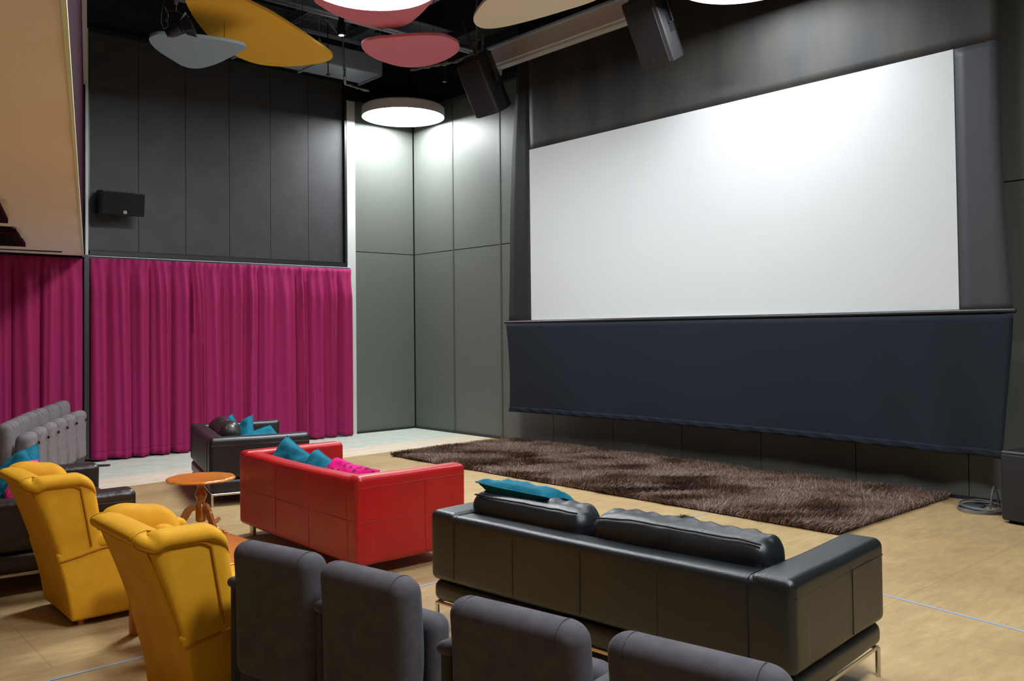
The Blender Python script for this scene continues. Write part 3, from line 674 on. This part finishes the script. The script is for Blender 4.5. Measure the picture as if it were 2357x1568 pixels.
# puffy back cushions of the black sofa by the curtain
def mdp(x, y, z):
    a = -1.838; c, s = math.cos(a), math.sin(a); o = (3.804, 9.65); return (o[0] + c * x - s * y, o[1] + s * x + c * y, z)
for k, (x, y, z) in enumerate(((-.5, -.20, .60), (-.06, -.18, .60))):
    g = G(); 
    def fp(p, k=k): q = Vector(p); return q + noise.noise_vector(q * 5 + Vector((k * 4, 1, 0))) * .03 + noise.noise_vector(q * 14 + Vector((k, 0, 0))) * .008
    g.rbox((x + .02, y, z), (.43, .24, .26), .115, (6, 4, 4), 6, fp); cu = obj('back_cushion', g, M['leather_brown'], md)
    g = G(); g.tube([(x + .02 + .2 * math.cos(i * .4), y - .01 + .0 * i, z + .115 * math.sin(i * .4)) for i in range(16)], .004, 5, closed=True); obj('piping', g, M['seam_black'], cu)
R_ = math.radians
cushion('scatter_cushion', 'teal cushion partly behind the puffy back cushions of the black sofa by the curtain', mdp(.30, .34, .54), (R_(54), R_(22), -1.838 + R_(10)), .38, .38, .11, seed=1)
cushion('scatter_cushion', 'teal cushion with a raised corner in the middle of the black sofa by the curtain', mdp(.74, .42, .53), (R_(50), R_(34), -1.838 + R_(-10)), .42, .42, .12, seed=2)
cushion('scatter_cushion', 'teal cushion lying flat against the near arm of the black sofa by the curtain', mdp(1.14, .56, .545), (R_(20), R_(22), -1.838 + R_(15)), .42, .40, .1, seed=3)
def rdp(x, y, z):
    a = -1.589; c, s = math.cos(a), math.sin(a); o = (3.113, 6.878); return (o[0] + c * x - s * y, o[1] + s * x + c * y, z)
cushion('scatter_cushion', 'teal cushion with a raised corner on the red sofa, highest of its three', rdp(.34, .27, .555), (R_(56), R_(20), -1.589 + R_(8)), .46, .40, .14, seed=4)
cushion('scatter_cushion', 'teal cushion slumped in the middle of the red sofa', rdp(.80, .29, .51), (R_(54), R_(14), -1.589 + R_(4)), .44, .40, .15, seed=5)
cushion('scatter_cushion', 'magenta patterned cushion on the red sofa', rdp(1.20, .29, .53), (R_(50), R_(4), -1.589 + R_(2)), .60, .36, .18, m='pink', seed=6)
def bsp(x, y, z):
    a = -1.482; c, s = math.cos(a), math.sin(a); o = (2.923, 3.986); return (o[0] + c * x - s * y, o[1] + s * x + c * y, z)
cushion('scatter_cushion', 'teal cushion lying along the top of the near black sofa back cushion', bsp(.42, .35, .745), (R_(-14), R_(3), -1.482 + R_(3)), .50, .30, .10, seed=7)
cushion('scatter_cushion', 'teal cushion on the dark brown sofa at the left picture edge', (1.50, 7.12, .62), (R_(45), R_(10), -1.6), .48, .42, .13, seed=8)
cushion('scatter_cushion', 'second teal cushion on the dark brown sofa, next to the grey seats', (1.61, 7.46, .61), (R_(45), R_(15), -1.8), .42, .42, .13, seed=9)
cushion('scatter_cushion', 'pink cushion edge on the dark brown sofa at the left picture edge', (1.52, 6.80, .62), (R_(50), R_(5), -1.70), .40, .32, .12, m='pink_plain', seed=10)

# ------------------------------------------------------------------ yellow wing chairs
def wing_chair(label, loc, rz):
    t = thing('wing_armchair', label, 'armchair', loc, rz, 'mustard velvet wing armchairs')
    W = .61; zt = .868; mv = M['velvet']
    def yb(z): return -.225 * (max(0, z) / .81) ** 1.55   # back line leans away
    # base block with flat tapered skirt
    def fbase(p):
        q = Vector(p); z = q.z + .235; q.y += (yb(z) if q.y < 0 else 0); q.x *= 1 + .02 * (z - .2)
        return q + noise.noise_vector(q * 4) * .004
    g = G(); g.rbox((0, .32, .235), (W, .64, .40), .02, (6, 8, 6), 3, fbase); obj('base', g, mv, t)
    for sg in (-1, 1):
        def farm(p, sg=sg): return Vector(p)
        g = G(); g.rbox((sg * (W / 2 - .062), .375, .47), (.125, .58, .105), .045, (3, 8, 2), 4, farm); ar = obj('armrest', g, mv, t)
        g = G(); g.tube([(sg * (W / 2 + .004), y_, z_) for y_, z_ in ((yb(.386) + .012, .386), (-.02, .392), (.04, .402), (.10, .416), (.16, .428), (.24, .434), (.40, .434), (.60, .432))] + [(sg * (W / 2 - .05), .645, .43), (sg * (W / 2 - .11), .645, .43)], .006, 6); obj('piping', g, M['velvet_pipe'], ar)
    g = G(); g.rbox((0, .36, .47), (W - .24, .54, .14), .05, (6, 6, 2), 4, leather_fn(3, .004, (.18, .27, .07), .02)); obj('seat_cushion', g, mv, t)
    # shell = back and both wings in one upholstered sweep
    rc = .065; path = []   # (x, s) in plan; s: 0 at the back line, 1 at the wing front
    NS, NC, NB = 12, 8, 14
    zl = .30
    def plan(u):
        """u in 0..1 from left wing front round the back to the right wing front -> x, y offset from back line, normal angle"""
        side = .40; arc = rc * PI / 2; flat = W - 2 * rc; tot = 2 * (side - rc) + 2 * arc + flat; d = u * tot
        if d < side - rc: return -W / 2, side - d, PI, 1
        d -= side - rc
        if d < arc: th = d / arc * PI / 2; return -W / 2 + rc - rc * math.cos(th), rc - rc * math.sin(th), PI + th, 0
        d -= arc
        if d < flat: return -W / 2 + rc + d, 0, 1.5 * PI, 0
        d -= flat
        if d < arc: th = d / arc * PI / 2; return W / 2 - rc + rc * math.sin(th), rc - rc * math.cos(th), 1.5 * PI + th, 0
        d -= arc; return W / 2, rc + d, 2 * PI, 1
    us = [i / 90 for i in range(91)]
    def top(x, s):   # s forward distance from back line 0..0.4
        f = s / .40
        dip = -.018 * math.exp(-((s - .05) / .04) ** 2) * (1 if abs(x) > W / 2 - rc - .01 else 0)
        return zt + dip + .02 * math.exp(-((s - .2) / .1) ** 2) * (1 if x < 0 else 0)
    prof = [(.0, None, 0), (.0, None, .33), (.0, None, .66), (.0, -.09, 1), (.0, -.066, 1), (.012, -.060, 1), (.022, -.046, 1), (.021, -.028, 1), (.008, -.012, 1), (-.02, .0, 1), (-.06, .004, 1), (-.10, -.006, 1), (-.13, -.028, 1), (-.14, -.07, 1), (-.14, None, .5), (-.14, None, 0.02)]
    V = []; rows = []
    def pt(u, o, z, cap=0.0):
        x, s, n, _ = plan(u); fr = s / .40
        yl = yb(z)
        # the wing front line leans back upwards a little
        yfront = .12 - .065 * max(0, (z - .43) / .38)
        y = yl + (yfront - yl) * fr if s > 0 else yl
        fl = .02 * max(0, (z - .4) / .4) * min(1, s / .1)      # wings flare a little
        return Vector((x * (1 + fl / (W / 2)) + math.cos(n) * o, y + math.sin(n) * o, z))
    caps = [(u, 0.0) for u in us]
    caps = [(0.0, PI / 2 * k / 5) for k in (5, 4, 3, 2, 1)] + caps + [(1.0, PI / 2 * k / 5) for k in (1, 2, 3, 4, 5)]
    for (u, cp) in caps:
        x, s, n, _ = plan(u); dd = max(0, s - .36) + .07 * math.sin(cp); tp = top(x, s) - (.111 - math.sqrt(max(0, .111 ** 2 - dd * dd))); row = []
        for (o, dz, zf) in prof:
            o2 = -.06 + (o + .06) * math.cos(cp)
            if dz is None: z = zl + (tp - .09 - zl) * zf
            else: z = tp + dz * (1 if cp == 0 else 1) - .0 * cp
            p = pt(u, o2, z); p.y += .07 * math.sin(cp); row.append(p)
        rows.append(row)
    m_ = len(prof)
    V = [p for r in rows for p in r]; F = [(i * m_ + k, i * m_ + k + 1, (i + 1) * m_ + k + 1, (i + 1) * m_ + k) for i in range(len(rows) - 1) for k in range(m_ - 1)]
    F = [tuple(reversed(f)) for f in F]
    g = G(); g.add(V, F); bk = obj('wing_back', g, mv, t, True, 60)
    # piping follows the outer edge of the roll and runs down the wing fronts
    g = G(); pp = []
    for u in us[2:-2]:
        x, s, n, _ = plan(u); dd = max(0, s - .30) * .6; pp.append(pt(u, .004, top(x, s) - .063 - dd * dd * 14))
    lft = [pt(us[2], .004, zz) for zz in (.45, .52, .59, .66)]; rgt = [pt(us[-3], .004, zz) for zz in (.66, .59, .52, .45)]
    g.tube(lft + pp + rgt, .006, 6); obj('piping', g, M['velvet_pipe'], bk)
    side = .40; tot = 2 * (side - rc) + rc * PI + (W - 2 * rc); uc = (side - rc + rc * PI / 4) / tot
    for sg in (-1, 1):
        u = uc if sg < 0 else 1 - uc
        pts = [(sg * (W / 2 - .008) * (1 + .02 * (z - .2)), yb(z) + .008, z) for z in (.05, .12, .19, .26)] + [tuple(pt(u, .0015, z)) for z in (.32, .38, .44, .5, .56, .62, .68, .74, .79)]
        g = G(); g.tube(pts, .0028, 5); obj('corner_seam', g, M['velvet_pipe'], bk)
        u = uc + .02 if sg < 0 else 1 - uc - .02; x, s_, n, _ = plan(u); tp = top(x, s_)
        g = G(); g.tube([pt(u, o + .001, tp + dz + .001) for (o, dz, zf) in prof if dz is not None and dz > -.08], .0018, 5); obj('crease_seam', g, M['velvet_pipe'], bk)
    # inner back pad
    def fpad(p): q = Vector(p); q.y += -.28 * (q.z / .5) * .55; return q
    g = G(); g.rbox((0, .07, .62), (W - .22, .10, .36), .045, (6, 2, 6), 4, fpad); obj('inner_back', g, mv, t)
    for sx in (-1, 1):
        for sy in (.06, .58):
            g = G(); g.lathe([(.018, 0), (.024, .045), (0, .045)], 10); f_ = obj('foot', g, M['wood_dark'], t); f_.location = (sx * (W / 2 - .06), sy, 0)
    return t
wing_chair('mustard wing armchair further from the camera, in front of the brown sofa', (1.435, 5.645, 0), R_(-90) + R_(0))
wc2 = wing_chair('mustard wing armchair nearest the camera, beside the row of grey seats', (1.43, 3.835, 0), R_(-90) + R_(0))

# ------------------------------------------------------------------ tables
t = thing('pedestal_table', 'orange varnished round side table with scalloped top by the red sofa', 'side table', (2.955, 7.26, 0))
def scal(th): return 1 + .045 * abs(math.cos(5 * th)) ** .6 - .02
g = G(); g.lathe([(0, .018), (.24, .018), (.262, .02), (.272, .013), (.276, .006), (.268, -.004), (.0, -.004)][::-1], 144, (0, 0, .425), scal); obj('tabletop', g, M['wood'], t, True, 50)
g = G(); g.lathe([(0, .42), (.045, .42), (.046, .40), (.036, .385), (.03, .37), (.03, .355), (.036, .335), (.047, .315), (.05, .295), (.044, .275), (.033, .25), (.031, .235), (.038, .215), (.045, .205), (.045, .085), (.03, .07), (.014, .065), (.012, .04), (0, .038)][::-1], 32); obj('pedestal', g, M['wood_dark'], t)
for k in range(3):
    th = R_(-78) + k * 2 * PI / 3
    path = [(.035, .185), (.075, .19), (.105, .165), (.13, .12), (.16, .07), (.20, .035), (.26, .02), (.315, .03), (.345, .018)]
    wd = [.022, .05, .062, .06, .05, .036, .026, .024, .02]
    V = []; F = []
    for i, (r, z) in enumerate(path):
        j0, j1 = max(0, i - 1), min(len(path) - 1, i + 1); d = Vector((path[j1][0] - path[j0][0], path[j1][1] - path[j0][1])).normalized(); n = Vector((-d.y, d.x)); hw = wd[i] / 2
        for (a, b) in ((hw, -.014), (hw * 1.12, 0), (hw, .014), (-hw, .014), (-hw, -.014)):
            q = Vector((r, z)) + n * a; V.append(Matrix.Rotation(th, 3, 'Z') @ Vector((q.x, b, max(.001, q.y))))
    for i in range(len(path) - 1):
        for k2 in range(5): l = (k2 + 1) % 5; F.append((i * 5 + k2, i * 5 + l, (i + 1) * 5 + l, (i + 1) * 5 + k2))
    F.append((0, 4, 3, 2, 1)); F.append(tuple((len(path) - 1) * 5 + q for q in range(5)))
    g = G(); g.add(V, F); obj('leg', g, M['wood_dark'], t, True, 50)
t = thing('coffee_table', 'low honey-coloured wooden table between the two mustard armchairs', 'coffee table', (1.93, 4.70, 0))
g = G(); g.rbox((0, 0, .447), (.60, .68, .026), .006, (1, 1, 1), 2); obj('tabletop', g, M['wood'], t)
for sx in (-1, 1):
    for sy in (-1, 1): g = G(); g.rbox((sx * .265, sy * .305, .217), (.05, .05, .434), .004, (1, 1, 1), 1); obj('leg', g, M['wood_light'], t)
g = G()
for sx in (-1, 1): g.box((sx * .265, 0, .395), (.02, .56, .07))
for sy in (-1, 1): g.box((0, sy * .305, .395), (.48, .02, .07))
obj('apron', g, M['wood_light'], t, False)

# ------------------------------------------------------------------ grey tip-up seats
def tip_seat(fab, w=.45, hgt=.832, name='tip_up_seat', bolt=False, fold=True, armd=.30):
    t = thing(name, '', 'theatre seat')
    def fbk(p):
        q = Vector(p); z = q.z; 
        q.x *= 1 - .10 * max(0, (-z) / .26) ** 1.5 + .0 * z
        q.y += .02 * math.cos(z * 5)
        return q + noise.noise_vector(q * 4) * .003
    g = G(); g.rbox((0, .07, hgt - .26), (w, .125, .52), .058, (8, 2, 10), 6, fbk); bk = obj('backrest', g, M[fab], t)
    x = w / 2 - .062
    for sg in (-1, 1):
        g = G(); g.tube([(sg * x, .0705 + .02 * math.cos((hgt - .06 + .058 * math.sin(a) - (hgt - .26)) * 5) - .0632 * math.cos(a), hgt - .0585 + .059 * math.sin(a)) for a in [PI * i / 12 for i in range(13)]], .0016, 5)
        obj('seam', g, M['seam_grey'], bk)
    g = G(); g.rbox((0, .07, .20), (w * .86, .06, .30), .02, (4, 1, 4), 2); obj('lower_shell', g, M['shell_grey'], t)
    if fold: g = G(); g.rbox((0, .235 if armd > .25 else .165, .50), (w - .03, .11 if armd > .25 else .07, .34), .05, (8, 2, 8), 5, lambda p: Vector(p) + noise.noise_vector(Vector(p) * 4) * .003); st = obj('folded_seat', g, M[fab], t)
    if armd:
        yc = .05 + armd / 2; g = G(); g.rbox((-w / 2 - .035, yc, .34), (.045, armd - .03, .62), .02, (1, 4, 4), 3); ar = obj('arm_panel', g, M['shell_grey'], t)
        g = G(); g.rbox((-w / 2 - .035, yc + .005, .652), (.062, armd, .04), .02, (1, 4, 1), 3); obj('arm_pad', g, M[fab], ar)
        g = G(); g.box((-w / 2 - .035, yc, .01), (.05, armd + .04, .02)); g.tube([(-w / 2 - .035, .1, .02), (-w / 2 - .035, .1, .06)], .01, 8); obj('foot', g, M['steel_dark'], t, False)
    else:
        g = G()
        for sg in (-1, 1): g.box((sg * (w / 2 - .05), .07, .03), (.04, .06, .06))
        obj('foot', g, M['steel_dark'], t, False)
    if bolt:
        g = G(); g.lathe([(0, 0), (.014, 0), (.014, .01), (.008, .016), (0, .017)], 12); g.v = [(x + w / 2 - .09, -z + .014, y + hgt - .10) for (x, y, z) in g.v for y_ in (0,)]; obj('bolt', g, M['black'], t)
    return t
M['seam_grey'] = mat('dark_stitch', srgb(40, 38, 42), .9)
M['shell_grey'] = mat('dark_grey_shell', srgb(48, 46, 50), .8)
front = [((1.462, 3.247), (1.621, 2.885), 'leftmost of the grey tip-up seats in the foreground, touching the mustard chair'),
         ((1.544, 2.757), (1.678, 2.324), 'second grey tip-up seat from the left in the foreground row'),
         ((1.624, 2.11), (1.778, 1.672), 'third grey foreground tip-up seat, in front of the middle of the black sofa'),
         ((1.737, 1.563), (1.862, 1.107), 'rightmost and nearest grey tip-up seat at the bottom picture edge')]
proto = None
for p, q, lab in front:
    p, q = Vector(p), Vector(q); c = (p + q) / 2; d = (q - p).normalized(); a = math.atan2(d.y, d.x)
    if proto is None: proto = tip_seat('fabric_grey'); o = proto
    else: o = copy_tree(proto)
    a = R_(-80 if o is not proto else -77); d = Vector((math.cos(a), math.sin(a))); w_ = .45; c = p + d * w_ / 2 - d * (.055 if w_ < .46 else .05); o.scale = ({'r': 1.13, 't': 1.09}.get(lab[0], 1.03 if lab[0] == 'l' else .985), 1, 1); o.location = (0, 0, 0); c = c + d * {'r': .035, 't': .025, 'l': -.018}.get(lab[0], 0)
    o.location = (c.x, c.y, 0); o.rotation_euler = (0, 0, a); o['label'] = lab; o['group'] = 'grey tip-up seats in the foreground'
pr = tip_seat('fabric_pale', .35, .845, bolt=True, fold=False, armd=0); pr2 = None
ordn = ['nearest', 'second nearest', 'third nearest', 'third furthest', 'second furthest', 'furthest']
def row_seat(src, k, x, y, ang, w, lab, grp, flip):
    o = src if k == 0 else copy_tree(src); a = R_(ang); d = Vector((math.cos(a), math.sin(a))); c = Vector((x, y)) - d * w / 2
    o.location = (c.x, c.y, 0); o.rotation_euler = (0, 0, a + (PI if flip else 0)); o['label'] = lab; o['group'] = grp
for k, (x, y) in enumerate([(2.00, 8.32), (2.17, 8.70), (2.35, 9.07), (2.53, 9.44), (2.72, 9.81), (2.92, 10.17)]):
    row_seat(pr, k, x, y, [67, 66, 65, 63, 61, 59][k], .42, f'pale grey tip-up seat showing a bolt, {ordn[k]} in the front stored row', 'pale grey seats, front stored row', False)
pr2 = tip_seat('fabric_pale', .40, .865, armd=.20)
for k, (x, y) in enumerate([(2.06, 9.32), (2.24, 9.75), (2.42, 10.18), (2.63, 10.62), (2.86, 11.08), (3.11, 11.60)]):
    row_seat(pr2, k, x - .13, y + .05, [67, 66, 65, 64, 63, 62][k], .47, f'pale grey tip-up seat, {ordn[k]} in the back stored row by the curtain', 'pale grey seats, back stored row', True)
g = G(); g.box((0, 0, .012), (.46, .05, .02)); o = obj('floor_plate', g, M['steel_dark'], None, False); o.location = (3.36, 11.72, 0); o.rotation_euler = (0, 0, R_(-30)); tag(o, 'flat dark metal bar on the pale floor beside the stored seats', 'metal bar')

# ------------------------------------------------------------------ shag rug
rx0, rx1, ry0, ry1 = 6.52, 8.66, 3.46, 9.74
t = thing('shag_rug', 'large dark brown shag rug below the white screen', 'rug', ((rx0 + rx1) / 2, (ry0 + ry1) / 2, 0))
g = G(); g.rbox((0, 0, .008), (rx1 - rx0 - .04, ry1 - ry0 - .04, .014), .004, (1, 1, 1), 1); obj('backing', g, M['rugback'], t)
def pile(n):
    W, H = rx1 - rx0, ry1 - ry0
    x = rng.uniform(-W / 2, W / 2, n); y = rng.uniform(-H / 2, H / 2, n)
    # brushed direction varies in patches
    def fld(x, y, s):
        return np.sin(x * 2.3 * s + 1.3 * np.sin(y * 1.7 * s + s)) + np.sin(y * 2.9 * s + 1.1 * np.sin(x * 2.1 * s + 2 * s)) * .8 + .6 * np.sin((x + y) * 5.1 * s + s)
    ang = fld(x, y, 1.0) * 1.3 + fld(x, y, 2.7) * .7 + rng.normal(0, .5, n); lean = .75 + .3 * np.tanh(fld(x, y, 1.9)) + rng.normal(0, .15, n)
    ln = rng.uniform(.045, .09, n); wd = rng.uniform(.002, .0045, n)
    dx, dy = np.cos(ang), np.sin(ang); sa = rng.uniform(0, 2 * np.pi, n); sx, sy = np.cos(sa) * wd, np.sin(sa) * wd
    z0 = np.full(n, .012); lean = np.clip(lean, .15, 1.25)
    h1 = ln * .5; mx, my, mz = x + dx * np.sin(lean * .6) * h1, y + dy * np.sin(lean * .6) * h1, z0 + np.cos(lean * .6) * h1
    tx, ty, tz = mx + dx * np.sin(lean * 1.25) * h1, my + dy * np.sin(lean * 1.25) * h1, mz + np.cos(lean * 1.25) * h1
    co = np.stack([np.stack([x - sx, y - sy, z0], 1), np.stack([x + sx, y + sy, z0], 1), np.stack([mx + sx, my + sy, mz], 1), np.stack([mx - sx, my - sy, mz], 1), np.stack([tx, ty, np.maximum(tz, .012)], 1)], 1).reshape(-1, 3)
    me = bpy.data.meshes.new('pile'); nv = n * 5; me.vertices.add(nv); me.vertices.foreach_set('co', co.astype(np.float32).ravel())
    base = np.arange(n) * 5; q = np.stack([base, base + 1, base + 2, base + 3, base + 3, base + 2, base + 4], 1)
    me.loops.add(n * 7); me.loops.foreach_set('vertex_index', q.astype(np.int32).ravel())
    me.polygons.add(n * 2); ls = np.stack([np.arange(n) * 7, np.arange(n) * 7 + 4], 1).ravel().astype(np.int32); me.polygons.foreach_set('loop_start', ls)
    me.update(calc_edges=True); me.validate(); return me
m = bpy.data.materials.new('rug_pile'); m.use_nodes = True; b = m.node_tree.nodes['Principled BSDF']
gi = m.node_tree.nodes.new('ShaderNodeNewGeometry'); rp = m.node_tree.nodes.new('ShaderNodeValToRGB')
rp.color_ramp.elements[0].color = srgb(24, 15, 12); rp.color_ramp.elements[1].color = srgb(146, 114, 98)
m.node_tree.links.new(gi.outputs['Random Per Island'], rp.inputs[0]); m.node_tree.links.new(rp.outputs[0], b.inputs['Base Color']); b.inputs['Roughness'].default_value = .45; b.inputs['Specular IOR Level'].default_value = .4
me = pile(250000); me.materials.append(m); o = bpy.data.objects.new('pile', me); C.objects.link(o); o.parent = t; o['kind'] = 'stuff'

# floor box with brush flap, in front of the rug
t = thing('floor_box', 'small dark floor box with bristles between black sofa and rug', 'floor box', (6.10, 4.70, 0), R_(3))
g = G(); g.box((0, 0, .003), (.34, .10, .005)); obj('lid', g, M['floorbox'], t, False)
g = G()
for i in range(120):
    x = random.uniform(-.13, .15); a = random.uniform(-1, 1); g.tube([(x, random.uniform(-.01, .05), .005), (x + a * .02, random.uniform(-.02, .07), random.uniform(.01, .025))], .0015, 3)
obj('bristles', g, M['brush'], t)

# PA cabinet at the right picture edge and cables
t = thing('floor_speaker', 'black floor loudspeaker at the right picture edge', 'loudspeaker', (8.18, 2.42, 0), R_(-100))
cw, cd, ch = .56, .62, .60
g = G(); g.rbox((0, 0, ch / 2 + .012), (cw, cd, ch - .02), .02, (1, 1, 1), 3); obj('cabinet', g, M['plastic_black'], t)
g = G(); g.rbox((0, -cd / 2 - .004, ch / 2), (cw - .04, .02, ch - .06), .006, (1, 1, 1), 2); obj('grille', g, M['grille'], t)
g = G(); g.rbox((-cw / 2 - .003, 0, ch / 2), (.012, cd - .05, ch - .06), .004, (1, 1, 1), 2); obj('grille', g, M['grille'], t)
for sx in (-1, 1):
    for sy in (-1, 1): g = G(); g.lathe([(.03, 0), (.03, .015), (0, .015)], 12); f_ = obj('foot', g, M['black'], t); f_.location = (sx * .22, sy * .24, 0)
t = thing('cable_coil', 'coiled grey cables on the floor beside the floor loudspeaker', 'cable', (8.36, 3.02, 0))
for k in range(7):
    g = G(); r0 = .17 + .02 * (k % 4); pts = []
    for i in range(41):
        th = 2 * PI * i / 40; r = r0 * (1 + .12 * math.sin(2 * th + k) + .05 * math.sin(3 * th + 2 * k))
        pts.append((r * math.cos(th) * 1.05 + .03 * math.sin(k * 2), r * math.sin(th) + .03 * math.cos(k * 3), .008 + .009 * k * .6 + .004 * math.sin(3 * th)))
    g.tube(pts[:-1], .007, 6, closed=True); obj('loop', g, M['cable'], t)
for k, (a0, hh) in enumerate(((.3, .24), (1.1, .2))):
    g = G(); pts = []
    for i in range(31):
        s = i / 30; th = -PI * .1 + PI * 1.2 * s
        pts.append((.02 + .05 * k - .10 * math.cos(th) * math.cos(a0), -.02 - .10 * math.cos(th) * math.sin(a0) - .08 * s, max(.02, hh * math.sin(max(0, min(PI, th))) * .8 + .02)))
    g.tube(pts, .008, 6); obj('raised_loop', g, M['cable'], t)
g = G(); g.rbox((-.0, .12, .012), (.24, .14, .02), .005, (1, 1, 1), 1); obj('stage_box', g, M['floorbox'], t)

# ------------------------------------------------------------------ camera and light
yaw, pit, rol = PX['yaw'], PX['pitch'], PX['roll']
F_ = Vector((math.cos(yaw) * math.cos(pit), math.sin(yaw) * math.cos(pit), math.sin(pit))); Rv = Vector((math.sin(yaw), -math.cos(yaw), 0)); Uv = Rv.cross(F_)
R2 = Rv * math.cos(rol) + Uv * math.sin(rol); U2 = -Rv * math.sin(rol) + Uv * math.cos(rol)
cam = bpy.data.cameras.new('camera'); co = bpy.data.objects.new('camera', cam); C.objects.link(co)
m4 = Matrix((R2, U2, -F_)).transposed().to_4x4(); m4.translation = Vector((0, 0, 1.65)); co.matrix_world = m4
cam.sensor_width = 36; cam.sensor_fit = 'HORIZONTAL'; cam.lens = 36 * PX['f'] / 2357; cam.shift_y = -69.9 / 2357; cam.clip_start = .05; cam.clip_end = 60
S.camera = co
w = bpy.data.worlds.new('World'); S.world = w; w.use_nodes = True; w.node_tree.nodes['Background'].inputs[0].default_value = (.8, .85, 1, 1); w.node_tree.nodes['Background'].inputs[1].default_value = .0
S.view_settings.view_transform = 'Standard'; S.view_settings.look = 'None'; S.view_settings.gamma = 1; S.view_settings.use_curve_mapping = False; S.view_settings.exposure = 1.5
